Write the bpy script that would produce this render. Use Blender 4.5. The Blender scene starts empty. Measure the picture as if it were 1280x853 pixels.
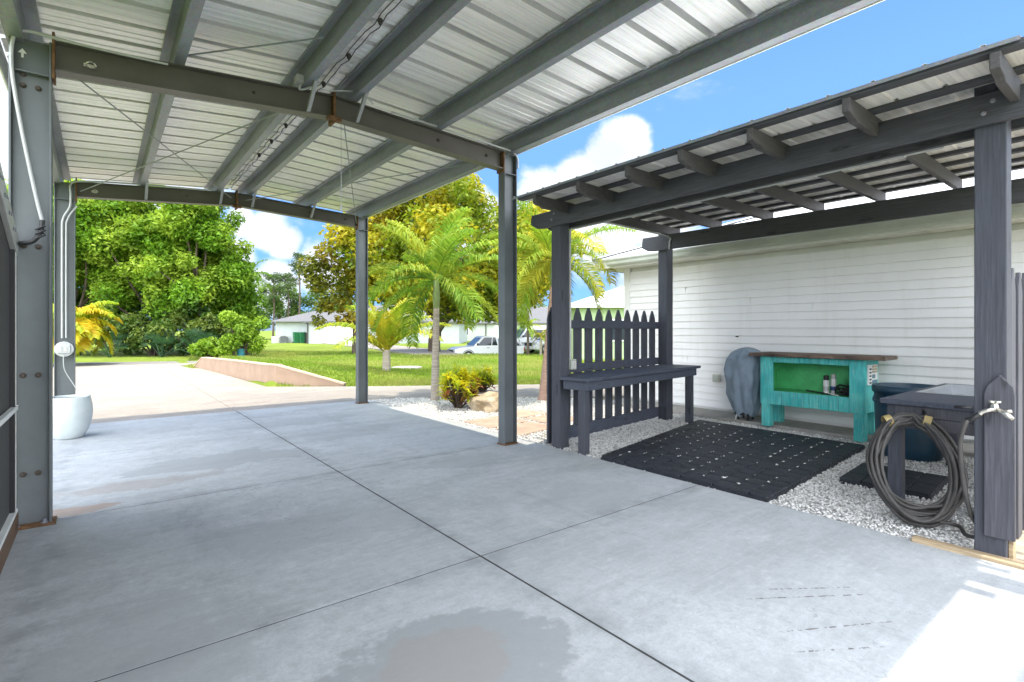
import bpy, bmesh, math, random
import numpy as np
from mathutils import Vector, Matrix, noise as mnoise

random.seed(7); RNG = np.random.default_rng(7)
PI = math.pi; R_ = math.radians
S = bpy.context.scene
COL = S.collection

# ------------------------------------------------------------------ camera
CAM_H = 1.30; YAW = 38.3
FW = Vector((math.sin(R_(YAW)), math.cos(R_(YAW)), 0)); RT = Vector((math.cos(R_(YAW)), -math.sin(R_(YAW)), 0))
cd = bpy.data.cameras.new('camera'); cam = bpy.data.objects.new('camera', cd); COL.objects.link(cam)
cam.location = (0, 0, CAM_H); cam.rotation_euler = (R_(90), 0, R_(-YAW))
cd.sensor_width = 36; cd.lens = 36 * 652 / 1280; cd.shift_y = -0.0105
cd.clip_start = 0.05; cd.clip_end = 5000
S.camera = cam

def far(side, depth):
    """ground point `depth` metres ahead of the photographer and `side` metres to the right"""
    return (FW.x * depth + RT.x * side, FW.y * depth + RT.y * side)

# ------------------------------------------------------------------ helpers
def wloc(o):
    v = Vector((0, 0, 0))
    while o is not None:
        v += o.location; o = o.parent
    return v

def tag(o, label=None, cat=None, group=None, kind=None):
    if label: o['label'] = label
    if cat: o['category'] = cat
    if group: o['group'] = group
    if kind: o['kind'] = kind
    return o

def thing(name, loc, label, cat, group=None):
    o = bpy.data.objects.new(name, None); COL.objects.link(o)
    o.location = loc; o.empty_display_size = .1
    return tag(o, label, cat, group)

def copy_tree(o, parent=None):
    c = o.copy(); COL.objects.link(c); c.parent = parent
    for ch in list(o.children):
        copy_tree(ch, c)
    return c

def to_bezier(pts, n=8):
    """Catmull-Rom smoothing"""
    P = [Vector(p) for p in pts]; out = []
    for i in range(len(P) - 1):
        p0 = P[max(i - 1, 0)]; p1 = P[i]; p2 = P[i + 1]; p3 = P[min(i + 2, len(P) - 1)]
        for k in range(n):
            t = k / n
            out.append(.5 * ((2 * p1) + (p2 - p0) * t + (2 * p0 - 5 * p1 + 4 * p2 - p3) * t * t + (3 * p1 - p0 - 3 * p2 + p3) * t ** 3))
    out.append(P[-1]); return out

class MB:
    def __init__(s): s.v = []; s.f = []
    def add(s, vs, fs):
        b = len(s.v); s.v += [tuple(p) for p in vs]; s.f += [tuple(i + b for i in f) for f in fs]; return s
    def ob(s, c, ax, ay, az):
        c = Vector(c); ax = Vector(ax); ay = Vector(ay); az = Vector(az)
        vs = [c + sx * ax + sy * ay + sz * az for sz in (-1, 1) for sx, sy in ((-1, -1), (1, -1), (1, 1), (-1, 1))]
        return s.add(vs, [(3, 2, 1, 0), (4, 5, 6, 7), (0, 1, 5, 4), (1, 2, 6, 5), (2, 3, 7, 6), (3, 0, 4, 7)])
    def box(s, x0, x1, y0, y1, z0, z1):
        return s.ob(((x0 + x1) / 2, (y0 + y1) / 2, (z0 + z1) / 2), (abs(x1 - x0) / 2, 0, 0), (0, abs(y1 - y0) / 2, 0), (0, 0, abs(z1 - z0) / 2))
    def bar(s, p, q, w, h, up=(0, 0, 1)):
        """beam p->q, width w sideways, height h along up"""
        p = Vector(p); q = Vector(q); d = q - p; L = d.length; d = d / L; up = Vector(up)
        sd = d.cross(up)
        if sd.length < 1e-4: sd = d.cross(Vector((1, 0, 0)))
        sd.normalize(); u = sd.cross(d).normalized()
        return s.ob((p + q) / 2, d * L / 2, sd * w / 2, u * h / 2)
    def tube(s, pts, r, n=8, cap=True):
        P = [Vector(p) for p in pts]; rs = r if isinstance(r, (list, tuple)) else [r] * len(P)
        nrm = None; vs = []
        for i, p in enumerate(P):
            t = (P[min(i + 1, len(P) - 1)] - P[max(i - 1, 0)])
            if t.length < 1e-9: t = Vector((0, 0, 1))
            t.normalize()
            if nrm is None:
                nrm = t.cross(Vector((0, 0, 1)))
                if nrm.length < 1e-3: nrm = t.cross(Vector((1, 0, 0)))
            nrm = (nrm - t * nrm.dot(t)).normalized(); b = t.cross(nrm)
            vs += [p + (nrm * math.cos(2 * PI * k / n) + b * math.sin(2 * PI * k / n)) * rs[i] for k in range(n)]
        fs = [(i * n + k, i * n + (k + 1) % n, (i + 1) * n + (k + 1) % n, (i + 1) * n + k) for i in range(len(P) - 1) for k in range(n)]
        if cap: fs += [tuple(range(n - 1, -1, -1)), tuple((len(P) - 1) * n + k for k in range(n))]
        return s.add(vs, fs)
    def lathe(s, prof, c, n=24, axis='z', cap=True):
        cx, cy, cz = c; vs = []
        for r, z in prof:
            for k in range(n):
                a = 2 * PI * k / n
                if axis == 'z': vs.append((cx + r * math.cos(a), cy + r * math.sin(a), cz + z))
                elif axis == 'y': vs.append((cx + r * math.cos(a), cy + z, cz + r * math.sin(a)))
                else: vs.append((cx + z, cy + r * math.cos(a), cz + r * math.sin(a)))
        m = len(prof)
        fs = [(i * n + k, i * n + (k + 1) % n, (i + 1) * n + (k + 1) % n, (i + 1) * n + k) for i in range(m - 1) for k in range(n)]
        if cap:
            fs += [tuple(range(n - 1, -1, -1)), tuple((m - 1) * n + k for k in range(n))]
        return s.add(vs, fs)
    def prism(s, poly, vec):
        """closed 3-D polygon extruded by vec"""
        P = [Vector(p) for p in poly]; v = Vector(vec); n = len(P)
        return s.add(P + [p + v for p in P], [tuple(range(n - 1, -1, -1)), tuple(range(n, 2 * n))] + [(i, (i + 1) % n, n + (i + 1) % n, n + i) for i in range(n)])
    def strip(s, line, vec):
        """open polyline swept by vec"""
        P = [Vector(p) for p in line]; v = Vector(vec); n = len(P)
        return s.add(P + [p + v for p in P], [(i, i + 1, n + i + 1, n + i) for i in range(n - 1)])
    def build(s, name, mat, parent=None, bevel=0, smooth=False, solid=0, seg=1, norm=True):
        me = bpy.data.meshes.new(name)
        o0 = wloc(parent) if parent is not None else Vector((0, 0, 0))
        me.from_pydata([(v[0] - o0.x, v[1] - o0.y, v[2] - o0.z) for v in s.v], [], s.f)
        if norm and len(s.v) < 60000:
            bm = bmesh.new(); bm.from_mesh(me); bmesh.ops.recalc_face_normals(bm, faces=bm.faces); bm.to_mesh(me); bm.free()
        if smooth: me.shade_smooth()
        me.materials.append(mat)
        o = bpy.data.objects.new(name, me); COL.objects.link(o); o.parent = parent
        if solid:
            m = o.modifiers.new('solid', 'SOLIDIFY'); m.thickness = solid; m.offset = 0
        if bevel:
            m = o.modifiers.new('bevel', 'BEVEL'); m.width = bevel; m.segments = seg; m.limit_method = 'ANGLE'; m.angle_limit = R_(40)
        return o

def np_mesh(name, V, F, mat, parent=None, smooth=False):
    """V (n,3), F (m,k) arrays"""
    me = bpy.data.meshes.new(name)
    if parent is not None:
        o0 = wloc(parent); V = V - np.array((o0.x, o0.y, o0.z))
    m, k = F.shape
    me.vertices.add(len(V)); me.vertices.foreach_set('co', V.astype(np.float32).ravel())
    me.loops.add(m * k); me.loops.foreach_set('vertex_index', F.astype(np.int32).ravel())
    me.polygons.add(m); me.polygons.foreach_set('loop_start', np.arange(0, m * k, k, dtype=np.int32))
    me.polygons.foreach_set('loop_total', np.full(m, k, dtype=np.int32))
    me.update(calc_edges=True); me.validate()
    if smooth: me.shade_smooth()
    me.materials.append(mat)
    o = bpy.data.objects.new(name, me); COL.objects.link(o); o.parent = parent
    return o

# ------------------------------------------------------------------ materials
class NT:
    def __init__(s, name):
        s.m = bpy.data.materials.new(name); s.m.use_nodes = True; s.t = s.m.node_tree; s.t.nodes.clear()
        s.out = s.n('ShaderNodeOutputMaterial'); s.b = s.n('ShaderNodeBsdfPrincipled'); s.l(s.b.outputs[0], s.out.inputs[0])
        s.tc = s.n('ShaderNodeTexCoord'); s.co = s.tc.outputs['Object']
    def n(s, t, **k):
        x = s.t.nodes.new(t)
        for a, v in k.items(): setattr(x, a, v)
        return x
    def l(s, a, b): s.t.links.new(a, b)
    def map(s, scale=(1, 1, 1), loc=(0, 0, 0), rot=(0, 0, 0), co=None):
        m = s.n('ShaderNodeMapping'); m.inputs['Scale'].default_value = scale; m.inputs['Location'].default_value = loc; m.inputs['Rotation'].default_value = rot
        s.l(co or s.co, m.inputs[0]); return m.outputs[0]
    def noise(s, scale, detail=4, rough=.55, co=None, dist=0):
        x = s.n('ShaderNodeTexNoise'); x.inputs['Scale'].default_value = scale; x.inputs['Detail'].default_value = detail
        x.inputs['Roughness'].default_value = rough; x.inputs['Distortion'].default_value = dist
        s.l(co or s.co, x.inputs['Vector']); return x.outputs['Fac']
    def ramp(s, fac, a, b, ca=0., cb=1.):
        x = s.n('ShaderNodeMapRange', interpolation_type='SMOOTHSTEP'); x.inputs[1].default_value = a; x.inputs[2].default_value = b
        x.inputs[3].default_value = ca; x.inputs[4].default_value = cb; s.l(fac, x.inputs[0]); return x.outputs[0]
    def mix(s, fac, a, b, mode='MIX'):
        x = s.n('ShaderNodeMix', data_type='RGBA', blend_type=mode)
        for sock, v in ((x.inputs[0], fac), (x.inputs[6], a), (x.inputs[7], b)):
            if hasattr(v, 'links') or isinstance(v, bpy.types.NodeSocket): s.l(v, sock)
            elif isinstance(v, (int, float)): sock.default_value = v
            else: sock.default_value = (*v, 1)
        return x.outputs[2]
    def math(s, op, a, b=None):
        x = s.n('ShaderNodeMath', operation=op)
        for i, v in enumerate((a, b)):
            if v is None: continue
            if isinstance(v, (int, float)): x.inputs[i].default_value = v
            else: s.l(v, x.inputs[i])
        return x.outputs[0]
    def bump(s, h, strength=.3, dist=.01, prev=None):
        x = s.n('ShaderNodeBump'); x.inputs['Strength'].default_value = strength; x.inputs['Distance'].default_value = dist
        s.l(h, x.inputs['Height'])
        if prev is not None: s.l(prev, x.inputs['Normal'])
        return x.outputs[0]
    def fin(s, col=None, rough=.6, metal=0., normal=None, spec=.5):
        if col is not None:
            if isinstance(col, bpy.types.NodeSocket): s.l(col, s.b.inputs['Base Color'])
            else: s.b.inputs['Base Color'].default_value = (*col, 1)
        if isinstance(rough, bpy.types.NodeSocket): s.l(rough, s.b.inputs['Roughness'])
        else: s.b.inputs['Roughness'].default_value = rough
        s.b.inputs['Metallic'].default_value = metal; s.b.inputs['Specular IOR Level'].default_value = spec
        if normal is not None: s.l(normal, s.b.inputs['Normal'])
        return s.m

def simple(name, c, rough=.6, metal=0., var=.12, scale=6., bump=.1, bs=60., stretch=(1, 1, 1), c2=None, detail=5, spec=.5):
    t = NT(name); co = t.map(stretch)
    n1 = t.ramp(t.noise(scale, detail, .6, co), .3, .7)
    a = tuple(x * (1 - var) for x in c); b = c2 or tuple(min(1, x * (1 + var)) for x in c)
    col = t.mix(n1, a, b)
    nb = t.bump(t.noise(bs, 3, .6, co), bump, .004) if bump else None
    return t.fin(col, rough, metal, nb, spec)

def wood_paint(name, c, wear=(.30, .26, .22), wa=.68, axis='z'):
    t = NT(name); st = {'x': (.6, 14, 14), 'y': (14, .6, 14), 'z': (14, 14, .6)}[axis]
    g = t.noise(6, 6, .65, t.map(st), .3); big = t.noise(2.2, 4)
    ks = {'x': (1.6, 7, 7), 'y': (7, 1.6, 7), 'z': (7, 7, 1.6)}[axis]
    kn = t.n('ShaderNodeTexVoronoi'); kn.inputs['Scale'].default_value = 1.15; t.l(t.map(ks), kn.inputs['Vector'])
    col = t.mix(t.ramp(g, .3, .75), tuple(x * .70 for x in c), tuple(x * 1.32 for x in c))
    col = t.mix(t.ramp(big, .35, .7, 0, .45), col, tuple(x * .62 + .012 for x in c))
    col = t.mix(t.math('MULTIPLY', t.ramp(g, wa - .06, wa + .1), t.ramp(big, .45, .7)), col, wear)
    kd = kn.outputs['Distance']; col = t.mix(t.ramp(kd, .17, .09, 0, .75), col, tuple(x * .4 for x in c)); col = t.mix(t.ramp(kd, .075, .04, 0, .6), col, tuple(x * 1.3 for x in c))
    return t.fin(col, t.ramp(g, .2, .8, .5, .72), 0, t.bump(g, .5, .005), .35)

def leafmat(name, dark, light, third=None, trans=.45, nscale=.8):
    t = NT(name)
    geo = t.n('ShaderNodeNewGeometry'); rnd = geo.outputs['Random Per Island']
    n = t.noise(nscale, 3)
    f = t.math('ADD', t.math('MULTIPLY', rnd, .55), t.math('MULTIPLY', t.ramp(n, .32, .68), .45))
    col = t.mix(f, dark, light)
    if third:
        n2 = t.noise(nscale * .55 + .1, 3, .6, t.map((1, 1, 1), (31, 7, 11)))
        f2 = t.math('MULTIPLY', t.ramp(n2, .42, .6), t.ramp(rnd, .05, .6, .5, 1.))
        col = t.mix(f2, col, third)
    t.fin(col, .5, 0, None, .3)
    tr = t.n('ShaderNodeBsdfTranslucent'); t.l(col, tr.inputs[0])
    mx = t.n('ShaderNodeMixShader'); mx.inputs[0].default_value = trans
    t.l(t.b.outputs[0], mx.inputs[1]); t.l(tr.outputs[0], mx.inputs[2]); t.l(mx.outputs[0], t.out.inputs[0])
    return t.m

def concrete_mat(name, base, stains=True, warm=(.40, .36, .31)):
    t = NT(name)
    big = t.noise(.55, 5, .6); mid = t.noise(2.4, 6, .65, t.map((.45, 1.3, 1)), .4); fine = t.noise(140, 3, .7); grit = t.noise(46, 5, .75)
    col = t.mix(t.ramp(big, .3, .7), tuple(x * .84 for x in base), tuple(x * 1.1 for x in base))
    col = t.mix(t.ramp(mid, .44, .70, 0, .6), col, tuple(x * .62 for x in base))
    col = t.mix(t.ramp(t.noise(1.3, 6, .7, t.map((1, 1, 1), (5, 3, 0)), .8), .5, .68, 0, .5), col, tuple(min(1, x * 1.28) for x in base))
    brush = t.noise(5, 5, .7, t.map((.35, 7, 1)))
    col = t.mix(t.ramp(brush, .45, .8, 0, .4), col, tuple(min(1, x * 1.3) for x in base))
    col = t.mix(t.ramp(grit, .35, .7, 0, .45), col, tuple(x * .66 for x in base))
    col = t.mix(t.ramp(fine, .3, .75, 0, .5), col, tuple(x * .72 for x in base))
    pore = t.n('ShaderNodeTexVoronoi'); pore.inputs['Scale'].default_value = 34; t.l(t.co, pore.inputs['Vector'])
    pr0 = t.math('MULTIPLY', t.ramp(pore.outputs['Distance'], .13, .06), t.ramp(big, .4, .6))
    col = t.mix(t.math('MULTIPLY', pr0, .6), col, tuple(x * .35 for x in base))
    med = t.noise(13, 6, .72); col = t.mix(t.ramp(med, .48, .66, 0, .42), col, tuple(x * .64 for x in base)); col = t.mix(t.ramp(med, .46, .30, 0, .35), col, tuple(min(1, x * 1.22) for x in base))
    ck = t.noise(.9, 6, .62, t.map((1, 1, 1), (2.3, 8.1, 0))); ckl = t.math('MULTIPLY', t.ramp(t.math('ABSOLUTE', t.math('SUBTRACT', ck, .5)), .0035, .001), t.ramp(t.noise(.8, 2, .5, t.map((1, 1, 1), (9, 4, 2))), .56, .62))
    col = t.mix(t.math('MULTIPLY', ckl, .4), col, tuple(x * .3 for x in base))
    if stains:
        sp0 = t.n('ShaderNodeSeparateXYZ'); t.l(t.co, sp0.inputs[0]); dn_ = t.noise(4, 5, .7)
        for ax, v_ in ((0, 1.72), (1, 2.47), (1, 4.76), (0, -.25)):
            f_ = t.math('MULTIPLY', t.ramp(t.math('ABSOLUTE', t.math('SUBTRACT', sp0.outputs[ax], v_)), .16, .0), t.ramp(dn_, .40, .66)); col = t.mix(t.math('MULTIPLY', f_, .55), col, tuple(x * .45 for x in base))
        for v_ in (.55, 2.75):
            f_ = t.math('MULTIPLY', t.ramp(t.math('ABSOLUTE', t.math('SUBTRACT', sp0.outputs[0], v_)), .16, .08), t.ramp(t.noise(1.7, 5, .7, t.map((1.6, .5, 1))), .46, .66)); col = t.mix(t.math('MULTIPLY', f_, .30), col, tuple(x * .5 for x in base))
        warp = t.noise(2.1, 5, .65); warp2 = t.noise(9, 4, .6)
        sep = t.n('ShaderNodeSeparateXYZ'); t.l(t.co, sep.inputs[0])
        def blob(cx, cy, rx, ry, c, amt, edge=.22):
            dx = t.math('DIVIDE', t.math('SUBTRACT', sep.outputs[0], cx), rx); dy = t.math('DIVIDE', t.math('SUBTRACT', sep.outputs[1], cy), ry)
            d = t.math('SQRT', t.math('ADD', t.math('MULTIPLY', dx, dx), t.math('MULTIPLY', dy, dy)))
            d = t.math('ADD', d, t.math('MULTIPLY', t.math('SUBTRACT', warp, .5), 2.6)); d = t.math('ADD', d, t.math('MULTIPLY', t.math('SUBTRACT', warp2, .5), .6))
            return t.math('MULTIPLY', t.ramp(d, 1, 1 - edge), amt), c
        for b in ((1.05, 1.75, .62, .42, tuple(x * .60 for x in base), .8), (1.0, 1.78, .30, .2, (.33, .295, .265), .45),
                  (1.0, 5.9, .9, .38, tuple(x * .62 for x in base), .65), (.35, 5.4, .6, .18, (.3, .25, .22), .45), (2.5, 6.6, .6, .5, tuple(x * .7 for x in base), .55),
                  (2.9, 4.4, .5, .3, tuple(x * .68 for x in base), .55), (1.3, 3.5, .7, .35, tuple(x * .74 for x in base), .5), (.2, 2.6, .35, .6, tuple(x * .72 for x in base), .5),
                  (3.1, 2.9, .55, .3, tuple(x * .74 for x in base), .45), (2.1, 7.7, 1.0, .35, tuple(x * .68 for x in base), .55), (-.2, 4.9, .35, .12, (.34, .22, .15), .6)):
            f, c = blob(*b); col = t.mix(f, col, c)
        # broken rust-brown scrape lines
        brk = t.noise(26, 3, .7)
        for (x0, y0, x1, y1) in ((2.42, 1.30, 2.98, .92), (2.28, 1.06, 2.80, .76), (2.18, .96, 2.55, .72), (2.60, 1.28, 3.02, .98)):
            a = math.atan2(y1 - y0, x1 - x0); L = math.hypot(x1 - x0, y1 - y0); cx, cy = (x0 + x1) / 2, (y0 + y1) / 2
            dx = t.math('SUBTRACT', sep.outputs[0], cx); dy = t.math('SUBTRACT', sep.outputs[1], cy)
            u = t.math('ADD', t.math('MULTIPLY', dx, math.cos(a)), t.math('MULTIPLY', dy, math.sin(a)))
            v = t.math('SUBTRACT', t.math('MULTIPLY', dy, math.cos(a)), t.math('MULTIPLY', dx, math.sin(a)))
            f = t.math('MULTIPLY', t.ramp(t.math('ABSOLUTE', v), .006, .002), t.ramp(t.math('ABSOLUTE', u), L / 2, L / 2 - .08))
            f = t.math('MULTIPLY', f, t.ramp(brk, .44, .57)); col = t.mix(t.math('MULTIPLY', f, .85), col, (.08, .06, .045))
    nb = t.bump(fine, .18, .003); nb = t.bump(brush, .10, .004, nb)
    return t.fin(col, t.ramp(mid, .3, .8, .62, .82), 0, nb, .35)

M = {}
M['slab'] = concrete_mat('carport_concrete', (.485, .505, .52))
M['drive'] = concrete_mat('driveway_concrete', (.36, .32, .275), False)
M['pathc'] = concrete_mat('path_concrete', (.37, .335, .29), False)
M['ledge'] = concrete_mat('ledge_concrete', (.42, .40, .37), False)
M['street'] = simple('street_asphalt', (.2, .19, .18), .85, 0, .15, 2, .2, 90)
M['joint'] = simple('joint_filler', (.05, .05, .05), .9)
M['sand'] = simple('sandy_soil', (.42, .35, .26), .9, 0, .2, 8, .4, 70)
M['gravelbase'] = simple('gravel_bed', (.50, .485, .46), .9, 0, .35, 45, .6, 120)
def steel(name, c, rust=.72, rough=.45):
    t = NT(name); big = t.noise(1.6, 5, .6); n = t.noise(9, 6, .7, t.map((1, 1, .35)))
    col = t.mix(t.ramp(big, .3, .7), tuple(x * .85 for x in c), tuple(x * 1.15 for x in c))
    col = t.mix(t.math('MULTIPLY', t.ramp(n, rust - .04, rust + .05), t.ramp(big, .45, .62)), col, (.2, .1, .04))
    return t.fin(col, rough, .15, t.bump(t.noise(60, 3), .06, .003), .5)
M['steel'] = steel('grey_painted_steel', (.115, .128, .135))
M['steel_r'] = steel('rafter_painted_steel', (.105, .098, .086), .74)
M['rust'] = simple('rusty_steel', (.16, .08, .035), .8, .2, .4, 20, .4, 90)
def galv(name, c, st, metal=.35, rough=.42, dirt=(.3, .3, .28)):
    t = NT(name); vor = t.n('ShaderNodeTexVoronoi'); vor.inputs['Scale'].default_value = 55; t.l(t.co, vor.inputs['Vector'])
    s1 = t.noise(3, 6, .7, t.map(st)); col = t.mix(t.ramp(s1, .38, .72), c, tuple(x * .74 for x in c))
    col = t.mix(.12, col, vor.outputs['Color'], 'OVERLAY')
    s2 = t.noise(1.1, 5, .6, t.map((.6, 1, 1))); col = t.mix(t.ramp(s2, .55, .75, 0, .5), col, dirt)
    return t.fin(col, rough, metal, t.bump(s1, .08, .003), .5)
M['galv'] = galv('galvanised_purlin', (.26, .28, .31), (2, .3, 2), .35, .5, (.12, .125, .13))
M['sheet'] = galv('roof_sheet', (.86, .86, .855), (.35, 16, 1), .3, .36, (.46, .47, .47))
M['psheet'] = galv('pergola_sheet', (.84, .83, .79), (.35, 12, 1), .1, .5, (.5, .46, .38))
M['conduit'] = simple('conduit_grey', (.46, .465, .47), .45, .1, .08, 4, 0)
M['brace'] = simple('brace_steel', (.36, .37, .38), .5, .2, .1, 6, 0)
M['bolt'] = simple('bolt_steel', (.075, .06, .05), .6, .3, .3, 20, 0)
M['pvc'] = simple('white_pvc', (.78, .78, .76), .4, 0, .05, 4, 0)
M['black'] = simple('black_plastic', (.012, .012, .013), .5, 0, .2, 8, 0)
M['wire'] = simple('wire_dark', (.05, .045, .04), .6, 0, .2, 8, 0)
M['white'] = simple('white_paint', (.8, .8, .79), .45, 0, .04, 5, .05)
M['screen'] = simple('screen_mesh', (.075, .072, .07), .85, 0, .12, 200, .3, 400, (1, 1, 1))
M['alu'] = simple('pale_aluminium', (.55, .54, .50), .45, .3, .1, 5, .05)
M['kick'] = wood_paint('brown_board', (.17, .095, .055), (.3, .2, .14), .7, 'y')
M['pz'] = wood_paint('charcoal_wood_upright', (.068, .073, .092), (.14, .14, .14), .66, 'z')
M['py'] = wood_paint('charcoal_wood_long', (.070, .072, .082), (.17, .155, .145), .66, 'y')
M['px'] = wood_paint('charcoal_wood_cross', (.080, .077, .078), (.24, .20, .17), .60, 'x')
M['bench'] = wood_paint('charcoal_bench', (.074, .084, .115), (.16, .16, .17), .7, 'x')
M['gatew'] = wood_paint('weathered_picket', (.088, .088, .104), (.17, .155, .15), .66, 'z')
M['lightwood'] = wood_paint('bare_timber', (.5, .38, .24), (.35, .26, .17), .7, 'y')
def siding():
    t = NT('vinyl_siding'); a = t.noise(1.1, 4); b = t.noise(3, 6, .7, t.map((1, 2.2, .25))); c = t.noise(11, 5, .7)
    col = t.mix(t.ramp(a, .35, .65), (.80, .80, .80), (.85, .85, .85)); col = t.mix(t.ramp(b, .5, .78, 0, .28), col, (.60, .585, .53)); col = t.mix(t.ramp(c, .6, .8, 0, .2), col, (.62, .61, .57))
    return t.fin(col, .45, 0, t.bump(t.noise(18, 3, .6, t.map((1, .4, 3))), .12, .004), .4)
M['siding'] = siding()
M['trim'] = simple('white_trim', (.78, .78, .76), .4, 0, .04, 2, 0)
M['gutter'] = simple('gutter_grey_green', (.50, .53, .47), .45, 0, .12, 1.6, 0)  # plain grey-green with slight random mottling
M['soffit'] = simple('soffit_cream', (.66, .65, .57), .6, 0, .1, 2, .05)
M['hroof'] = simple('white_shingle', (.62, .63, .65), .8, 0, .12, 14, .3, 60)
M['rubber'] = simple('black_rubber', (.021, .024, .031), .6, 0, .3, 12, .5, 140)
M['hose'] = simple('hose_rubber', (.060, .056, .053), .5, 0, .25, 9, .15, 60)
M['tape'] = simple('yellowed_tape', (.36, .28, .12), .5, 0, .2, 30, .1)
M['brass'] = simple('dull_chrome', (.62, .60, .55), .3, .9, .1, 20, .05)
M['blue'] = simple('blue_plastic', (.014, .05, .085), .36, 0, .18, 3, .05)
M['steelsink'] = simple('stainless', (.55, .57, .6), .3, .9, .08, 8, .03)
M['cover'] = simple('grey_blue_cloth', (.235, .295, .36), .9, 0, .07, 9, 1., 16, spec=.2)
M['strapw'] = simple('white_strap', (.75, .75, .74), .6, 0, .05)
def teal(name, axis='z'):
    t = NT(name); st = {'z': (20, 20, 1.4), 'y': (20, 1.4, 20)}[axis]
    g = t.noise(3, 6, .7, t.map(st), .4); b = t.noise(3.2, 5, .6)
    col = t.mix(t.ramp(b, .35, .65), (.06, .52, .49), (.14, .66, .61))
    col = t.mix(t.ramp(g, .40, .62, 0, .55), col, (.03, .30, .33))
    col = t.mix(t.ramp(t.noise(5, 6, .75, t.map(st, (9, 3, 1))), .55, .66, 0, .75), col, (.42, .50, .45)); col = t.mix(t.ramp(t.noise(9, 6, .75, t.map(st, (2, 8, 4))), .58, .66, 0, .8), col, (.34, .30, .25))
    return t.fin(col, .6, 0, t.bump(g, .4, .004), .35)
M['teal'] = teal('distressed_turquoise')
M['green'] = simple('green_interior', (.09, .52, .19), .6, 0, .15, 6, .1)
M['plank'] = simple('dark_plank', (.085, .055, .04), .6, 0, .35, 5, .4, 60, (4, .6, 4), (.19, .13, .095))
M['canw'] = simple('can_white', (.7, .7, .7), .35, .1, .05)
M['canb'] = simple('can_blue', (.03, .06, .2), .35, .1, .1)
M['potm'] = simple('glazed_white', (.50, .54, .54), .28, 0, .06, 6, .05)
M['soil'] = simple('potting_soil', (.05, .035, .025), .95, 0, .3, 30, .6, 80)
M['stucco'] = simple('pink_stucco', (.34, .235, .165), .85, 0, .1, 3, .3, 90)
M['cap'] = simple('pale_wall_cap', (.48, .37, .26), .8, 0, .08, 3, .2, 90)
M['paver'] = simple('pink_paver', (.46, .34, .26), .85, 0, .15, 5, .3, 90)
M['bark'] = simple('bark', (.085, .062, .046), .9, 0, .35, 9, .8, 20, (1, 1, .3))
M['palmbark'] = simple('palm_trunk', (.36, .31, .26), .85, 0, .25, 9, .4, 30, (.6, .6, 6))
M['palmbark2'] = simple('palm_trunk_brown', (.40, .26, .20), .85, 0, .25, 9, .4, 30, (.6, .6, 6))
M['shaft'] = simple('crownshaft', (.25, .33, .12), .5, 0, .2, 5, 0)
M['rock'] = simple('tan_boulder', (.40, .29, .16), .85, 0, .4, 4, .8, 12, c2=(.55, .47, .36))
M['glass'] = simple('dark_glass', (.02, .028, .035), .08, 0, .1, 2, 0)
M['glassb'] = simple('windscreen_glass', (.10, .16, .22), .08, 0, .1, 2, 0)
M['car'] = simple('white_car_paint', (.8, .81, .82), .25, 0, .02, 2, 0)
M['tyre'] = simple('tyre', (.02, .02, .02), .8)
M['rim'] = simple('alloy_rim', (.5, .5, .5), .35, .7, .05)
M['lamp'] = simple('lamp_lens', (.6, .6, .6), .15, .2, .05)
M['redlens'] = simple('red_lens', (.4, .02, .02), .2)
M['hblue'] = simple('pale_blue_wall', (.41, .44, .44), .8, 0, .05, 2)
M['hgreen'] = simple('pale_green_wall', (.42, .455, .41), .8, 0, .05, 2)
M['hlime'] = simple('lime_green_wall', (.34, .44, .25), .8, 0, .05, 2)
M['groof'] = simple('grey_shingle', (.125, .125, .13), .85, 0, .15, 6, .3, 30)
M['bin'] = simple('green_bin', (.012, .13, .05), .5)
M['lawn'] = None

# ------------------------------------------------------------------ ground
def sstep(a, b, x):
    t = np.clip((x - a) / (b - a), 0, 1); return t * t * (3 - 2 * t)
def H(X, Y):
    X = np.asarray(X, float); Y = np.asarray(Y, float)
    d = FW.x * X + FW.y * Y
    s = (X - 4.44) * .535 + (Y - 11.9) * .845              # beyond the walk
    w = sstep(0., .35, s) * sstep(2.95, 3.15, X)
    berm = .40 * sstep(11.9, 14.6, Y) * (1 - sstep(3.2, 8.5, X)) * (1 - sstep(20.0, 22.5, Y))
    base = -.008 - .22 * sstep(14, 30, d) + .05 * np.sin(X * .6) * np.sin(Y * .45) * sstep(14, 22, d)
    tx, ty = far(-1.6, 37.6)
    dip = -.62 * np.exp(-(((X - tx) * RT.x + (Y - ty) * RT.y) / 7.) ** 4 - (((X - tx) * FW.x + (Y - ty) * FW.y) / 3.4) ** 4)
    tx, ty = far(2.9, 41); dip = dip - .3 * np.exp(-(((X - tx) ** 2 + (Y - ty) ** 2) / 3.5 ** 2) ** 2)
    lawn = base + berm + dip
    z = lawn * w - .09 * (1 - w)
    offroad = np.maximum(sstep(2.2, 2.5, X) * sstep(19.9, 20.6, Y) * (1 - sstep(2.9, 3.1, X)), 0)   # grass tongue at the wall end
    z = np.where(offroad > 0, np.maximum(z, -.09 + .085 * offroad), z)
    verge = sstep(29.6, 30.2, Y + .5 * X) * (1 - sstep(5, 7, X)); z = z * (1 - verge) + (-.02) * verge
    return z

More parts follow.
